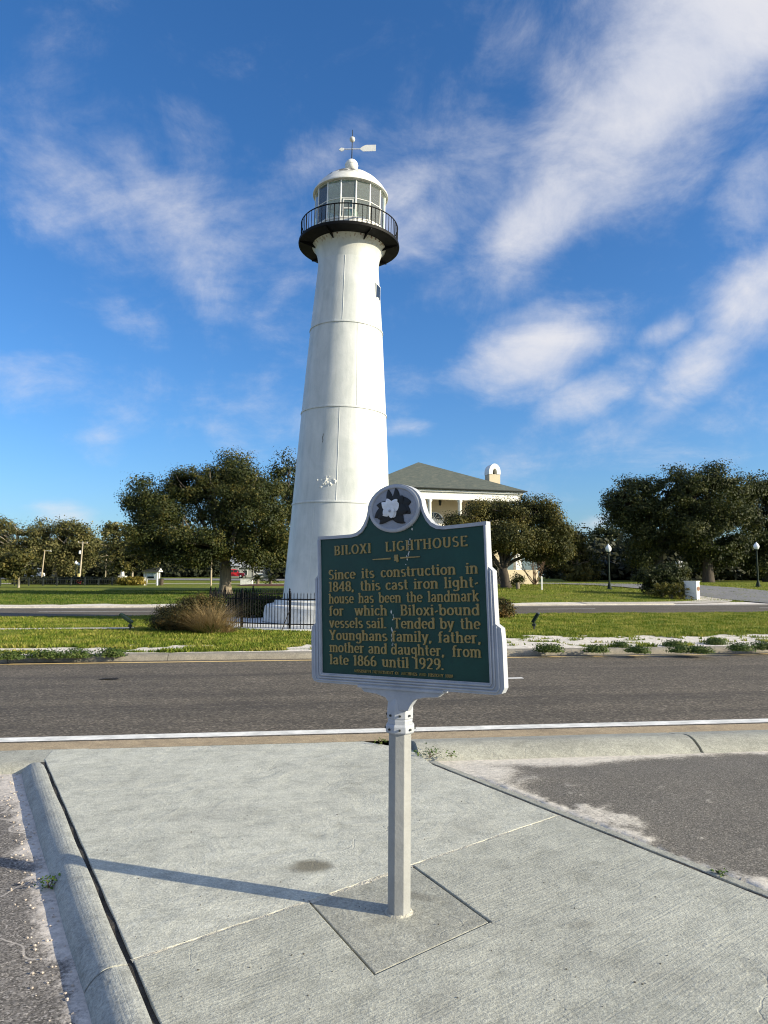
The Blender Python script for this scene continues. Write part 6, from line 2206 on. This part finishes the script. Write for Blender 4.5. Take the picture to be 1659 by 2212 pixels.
def car(name, label, u, Y, rz, paint, prof, roof, L, H, cat, glass_h):
    p = spot(u, Y, .07)
    r_ = thing(name, label, cat, p, (0, 0, rz))
    m_ = MB()
    w = .88
    XZm = Matrix(((1, 0, 0, 0), (0, 0, 1, 0), (0, 1, 0, 0), (0, 0, 0, 1)))
    m_.prism(prof, -w, w, XZm)
    m_.build('body', paint, r_, bevel=.05)
    m_ = MB()
    m_.prism(roof, -w * .90, w * .90, XZm)
    cb = m_.build('cabin', paint, r_, bevel=.05)
    zx = [q for q in roof]
    x0, x1 = min(q[0] for q in roof), max(q[0] for q in roof)
    z0, z1 = glass_h
    n_ = 3
    for sgn in (-1, 1):
        for i in range(n_):
            a = x0 + .32 + (x1 - x0 - .62) * i / n_
            b = x0 + .32 + (x1 - x0 - .62) * (i + 1) / n_ - .08
            m_ = MB()
            m_.box(a, b, sgn * w * .90 - .012, sgn * w * .90 + .012, z0, z1)
            m_.build('side_window', M_window, cb)
    for sx, nm in ((-1, 'windscreen'), (1, 'rear_window')):
        xe = x0 if sx < 0 else x1
        m_ = MB()
        m_.box(xe + sx * (-.10), xe + sx * .012, -w * .75, w * .75, z0 + .02, z1 - .04)
        m_.build(nm, M_window, cb)
    for x in (-L * .31, L * .31):
        for y in (-w + .08, w - .08):
            wheel(r_, x, y)
    for y in (-.62, .62):
        m_ = MB()
        m_.box(-L / 2 - .02, -L / 2 + .06, y - .18, y + .18, .66, .82)
        m_.build('headlight', M_globe, r_, bevel=.01)
        m_ = MB()
        m_.box(L / 2 - .06, L / 2 + .02, y - .12, y + .12, .7, .98)
        m_.build('tail_light', M_red, r_, bevel=.01)
    m_ = MB()
    m_.box(-L / 2 - .06, L / 2 + .06, -w + .03, w - .03, .34, .50)
    m_.build('bumper', M_dark, r_, bevel=.03)
    return r_


suv_prof = [(-2.05, .38), (2.1, .38), (2.12, .95), (2.05, 1.10), (-.75, 1.10), (-1.95, 1.04), (-2.08, .85)]
suv_roof = [(-.95, 1.08), (2.02, 1.08), (1.85, 1.78), (1.6, 1.84), (-.15, 1.84), (-.35, 1.78)]
car('suv', 'red sport utility vehicle parked beyond the oak trunk', 507, 150, R(184), M_red, suv_prof, suv_roof, 4.15, 1.84, 'car', (1.16, 1.70))
sed_prof = [(-2.2, .34), (2.2, .34), (2.22, .80), (2.05, .95), (-.9, .93), (-2.1, .80)]
sed_roof = [(-1.0, .92), (1.75, .92), (1.0, 1.42), (.7, 1.46), (-.2, 1.45), (-.45, 1.40)]
car('car', 'white saloon car parked right of the red vehicle', 570, 158, R(180), M_white, sed_prof, sed_roof, 4.4, 1.46, 'car', (.98, 1.36))
van_prof = [(-2.3, .36), (2.4, .36), (2.42, 1.15), (-1.3, 1.15), (-2.25, .98)]
van_roof = [(-1.5, 1.13), (2.38, 1.13), (2.34, 2.0), (2.2, 2.05), (-.6, 2.05), (-.85, 1.98)]
car('van', 'grey-white van parked at the foot of the leaning street light', 74, 146, R(262), M_white_worn, van_prof, van_roof, 4.7, 2.05, 'van', (1.25, 1.85))

# small cream ticket booth and a white utility box near the tower
p = spot(579, 150)
r_ = thing('booth', 'small cream booth at the tower edge behind the palms', 'booth', p)
m_ = MB()
m_.box(-.9, .9, -.6, .6, 0, 2.3)
m_.build('wall', M_wall, r_)
m_ = MB()
m_.box(-1.0, 1.0, -.7, .7, 2.302, 2.42)
m_.build('roof', M_white, r_)
m_ = MB()
m_.box(-.5, .5, -.62, -.58, .9, 1.8)
m_.build('window', M_window, r_)
p = spot(533, 119)
r_ = thing('utility_box', 'low white utility box on the lawn edge by the palms', 'utility box', p)
m_ = MB()
m_.box(-1.0, 1.0, -.4, .4, 0, .95)
m_.build('cabinet', M_white_worn, r_, bevel=.03)
m_ = MB()
m_.box(-1.05, 1.05, -.45, .45, .952, 1.02)
m_.build('lid', M_white, r_)

# mulch bed and cycads
def cycad(u, Y, label, h=1.0, n_=34, r0=.22, group=None, fl=1.3, mat=None):
    p = spot(u, Y)
    r_ = thing('cycad', label, 'cycad', p, group=group)
    m_ = MB()
    m_.tube([(0, 0, -.1), (0, 0, h * .5), (0, 0, h * .75)], [r0, r0 * .95, r0 * .6], 10)
    m_.build('trunk', M_bark, r_)
    pts, nrm = [], []
    for i in range(n_):
        a = random.uniform(0, 2 * math.pi)
        el = random.uniform(-.1, 1.35)
        L0 = fl * random.uniform(.7, 1.1)
        for j in range(22):
            f = (j + 1) / 22
            rr = L0 * math.cos(el) * f
            z = h * .7 + L0 * math.sin(el) * f - .45 * L0 * f * f
            w = .16 * math.sin(math.pi * min(.98, f * .9 + .1)) * fl
            for sg in (-1, 1):
                t_ = random.uniform(.2, 1.0) * w * sg
                pts.append((rr * math.cos(a) - math.sin(a) * t_, rr * math.sin(a) + math.cos(a) * t_, z))
                nrm.append((-.3 * math.cos(a), -.3 * math.sin(a), 1))
    leaf_object('fronds', np.array(pts), np.array(nrm, float), .07 * fl, mat or M_cycad, r_, aspect=.3, jitter=.4)
    return r_
cycad(557, 112, 'dark sago palm on the mulch bed, left of the pair by the tower', 1.5, 40, .25, None, 1.6, M_oakd)
cycad(585, 109, 'dark sago palm on the mulch bed, right of the pair by the tower', 1.2, 40, .25, None, 1.6, M_oakd)
cycad(1118, 56.5, 'small sago palm beneath the oak before the house', .7, 30, .16, None, .9, M_oakd)
ps = spot(575, 108, .05)
m_ = MB()
m_.lathe([(4.6, 0), (4.2, .10), (2.5, .2), (.1, .25)], 24)
o = tag(m_.build('mulch_bed', M_mulch, None, smooth=True), kind='structure')
o.location = ps
o.scale = (1, .7, 1)

# planted island at the driveway mouth
shrub('cypress_shrub', 'dark layered evergreen shrub behind the white pillar', spot(1440, 52), [((-1.4, 0, 1.35), (.9, .7, .5)), ((-.2, 0, 1.6), (1.1, .8, .6)), ((.8, 0, 1.8), (.8, .7, .5)), ((0, 0, .8), (1.2, .8, .7)), ((-1.0, 0, .6), (.8, .7, .5)), ((.8, 0, 1.0), (.7, .7, .7))], M_oakd, .09, 520, 20, .17)
for i, (u, Y, lb) in enumerate(((1428, 49.5, 'leftmost sago palm of the row by the white pillar'), (1448, 48.5, 'middle sago palm of the row by the white pillar'), (1470, 48, 'rightmost sago palm, half covering the white pillar'))):
    cycad(u, Y, lb, .45, 34, .16, 'sago palms by the white pillar', 1.45)
# white pillar with a round emblem
p = spot(1494, 47.5, -.05)
r_ = thing('pillar', 'white rectangular entrance pillar with a round brown emblem', 'pillar', p, (0, 0, R(-52)))
m_ = MB()
m_.box(-.42, .42, -.2, .2, 0, 1.22)
m_.build('shaft', M_white, r_, bevel=.015)
m_ = MB()
m_.box(-.45, .45, -.23, .23, 1.222, 1.29)
m_.build('cap', M_white, r_, bevel=.01)
m_ = MB()
m_.lathe([(.02, .0), (.13, .0), (.15, -.012), (.15, -.03), (.02, -.03)], 20)
o = m_.build('emblem', simple('brown_emblem', (.20, .09, .04), .6, .4, 20), r_)
o.location = (.42, 0, .78)
o.rotation_euler = (0, R(-90), 0)
# back of a road sign
p = spot(1467, 56)
r_ = thing('road_sign', 'grey back of a road sign above the dark evergreen shrub', 'road sign', p)
m_ = MB()
m_.tube([(0, 0, -.2), (0, 0, 2.35)], .035, 6)
m_.build('post', M_bark, r_)
m_ = MB()
m_.box(-.12, .12, -.02, .0, 1.75, 2.28, Matrix.Translation((-.12, 0, 0)) @ Matrix.Rotation(R(-20), 4, 'Z'))
m_.build('side_plate', M_white_worn, r_)
m_ = MB()
m_.prism([(0, 1.72), (.42, 1.62), (.46, 2.05), (.30, 2.28), (0, 2.30)], -.012, .012, Matrix(((1, 0, 0, 0), (0, 0, 1, 0), (0, 1, 0, 0), (0, 0, 0, 1))))
m_.build('plate', M_white_worn, r_)
p = spot(1170, 55.5)
r_ = thing('marker_post', 'short white marker post on the lawn before the house', 'post', p)
m_ = MB()
m_.box(-.06, .06, -.06, .06, -.1, 1.0)
m_.build('shaft', M_white, r_, bevel=.01)
m_ = MB()
m_.add([(-.065, -.065, 1.0), (.065, -.065, 1.0), (.065, .065, 1.0), (-.065, .065, 1.0), (0, 0, 1.07)], [(0, 1, 4), (1, 2, 4), (2, 3, 4), (3, 0, 4), (3, 2, 1, 0)])
m_.build('cap', M_white, r_)
for u, Y, lb in ((1460 - 0, 74, 'green-topped parking post beyond the driveway'),):
    p = spot(1461, 74)
shrub('shrub', 'round clipped bush at the foot of the house oak', spot(1090, 60.5), [((.9, -1.2, .5), (.6, .5, .5)), ((-1.2, .5, 1.4), (.7, .7, 1.4)), ((-1.7, .5, 1.0), (.6, .6, 1.0))], M_oakd, .08, 260, 20, .14)
bs = thing('bare_shrub', 'leafless brown crepe myrtle right of the house oak', 'shrub', spot(1155, 63))
for i in range(9):
    m_ = MB()
    tip = Vector((random.gauss(0, 1.0), random.gauss(0, .5), random.uniform(2.0, 3.3)))
    pts = limb(m_, (random.gauss(0, .08), 0, 0), tip, .05, .012, .04, 6)
    for j in range(12):
        q = pts[random.randint(3, 6)]
        limb(m_, q, q + Vector((random.gauss(0, .5), random.gauss(0, .4), random.uniform(.1, .8))), .014, .005, .03, 3)
    m_.build('branch', M_twig, bs)

# two floodlights on the median, aimed at the tower
def flood(p, label, rz, pitch, L0=.36, wd=.13):
    r_ = thing('floodlight', label, 'floodlight', p, (0, 0, rz), group='tower floodlights')
    m_ = MB()
    m_.tube([(0, 0, -.05), (0, 0, .14)], .028, 8)
    m_.box(-.05, .05, -.05, .05, .12, .19)
    m_.build('stake', M_dark, r_)
    m_ = MB()
    m_.tube([(0, 0, .17), (.0, .05, .22), (-.02, 0, .26)], .016, 6)
    m_.build('yoke', M_dark, r_)
    Mx = Matrix.Translation((0, 0, .27)) @ Matrix.Rotation(pitch, 4, 'Y')
    m_ = MB()
    m_.box(-L0, .06, -wd, wd, -.035, .045, Mx)
    m_.build('housing', M_dkgreen, r_, bevel=.015)
    m_ = MB()
    m_.box(-L0 - .006, -L0 + .002, -wd + .02, wd - .02, -.025, .035, Mx)
    m_.build('lens', M_window, r_)
    for i in range(5):
        m_ = MB()
        m_.box(-L0 + .08 + .055 * i, -L0 + .09 + .055 * i, -wd + .01, wd - .01, .044, .060, Mx)
        m_.build('cooling_fin', M_dkgreen, r_)
flood(gnd(281, 1363, MED_Z), 'dark floodlight tilted up on a stake, left of the juniper', R(8), R(37))
flood(gnd(1154, 1361, MED_Z), 'dark floodlight on a stake on the grass right of the plaque', R(150), R(58), .26, .07)

# flattened scrap on the far lane
p = gnd(224, 1468, -.012)
mb = MB()
for i in range(5):
    a = i * 1.3
    mb.add([(p.x + .05 * i - .1, p.y + .02 * math.sin(a), p.z + .004), (p.x + .05 * i + .02, p.y - .05, p.z + .012 + .01 * math.sin(a)), (p.x + .05 * i + .06, p.y + .05, p.z + .03), (p.x + .05 * i - .04, p.y + .07, p.z + .006)], [(0, 1, 2, 3)])
tag(mb.build('road_scrap', M_tyre), 'flattened scrap of dark rubber lying on the far lane', 'debris')
# pebbles scattered on the walk and a dark litter scrap on the far lane
pts = []
mb = MB()
for i in range(110):
    u, v = random.uniform(150, 1640), random.uniform(1650, 2200)
    p = gnd(u, v, 0)
    rel = p - LT
    if (rel.dot(CRS) < .05) or ((p - RT).dot(CRS) > -.05):
        continue
    r0 = random.uniform(.0015, .0048)
    mb.ball((p.x, p.y, r0 * .4), r0, 5, 4, (random.uniform(.8, 1.5), random.uniform(.7, 1.1), .7))
tag(mb.build('gravel', simple('dark_pebble', (.10, .095, .085), .9, .5, 30)), 'loose dark grit scattered over the concrete walk', 'gravel', kind='stuff')
mb = MB()
for i in range(260):
    t_ = random.uniform(-.5, 6.5)
    p = lft(t_, -.21 - abs(random.gauss(0, .10)), -.073)
    r0 = random.uniform(.003, .009)
    mb.ball((p.x, p.y, p.z + r0 * .3), r0, 5, 4, (1.2, .9, .7))
tag(mb.build('gravel', simple('pale_pebble', (.46, .40, .35), .9, .4, 30)), 'pale grit lying along the foot of the left kerb', 'gravel', kind='stuff')
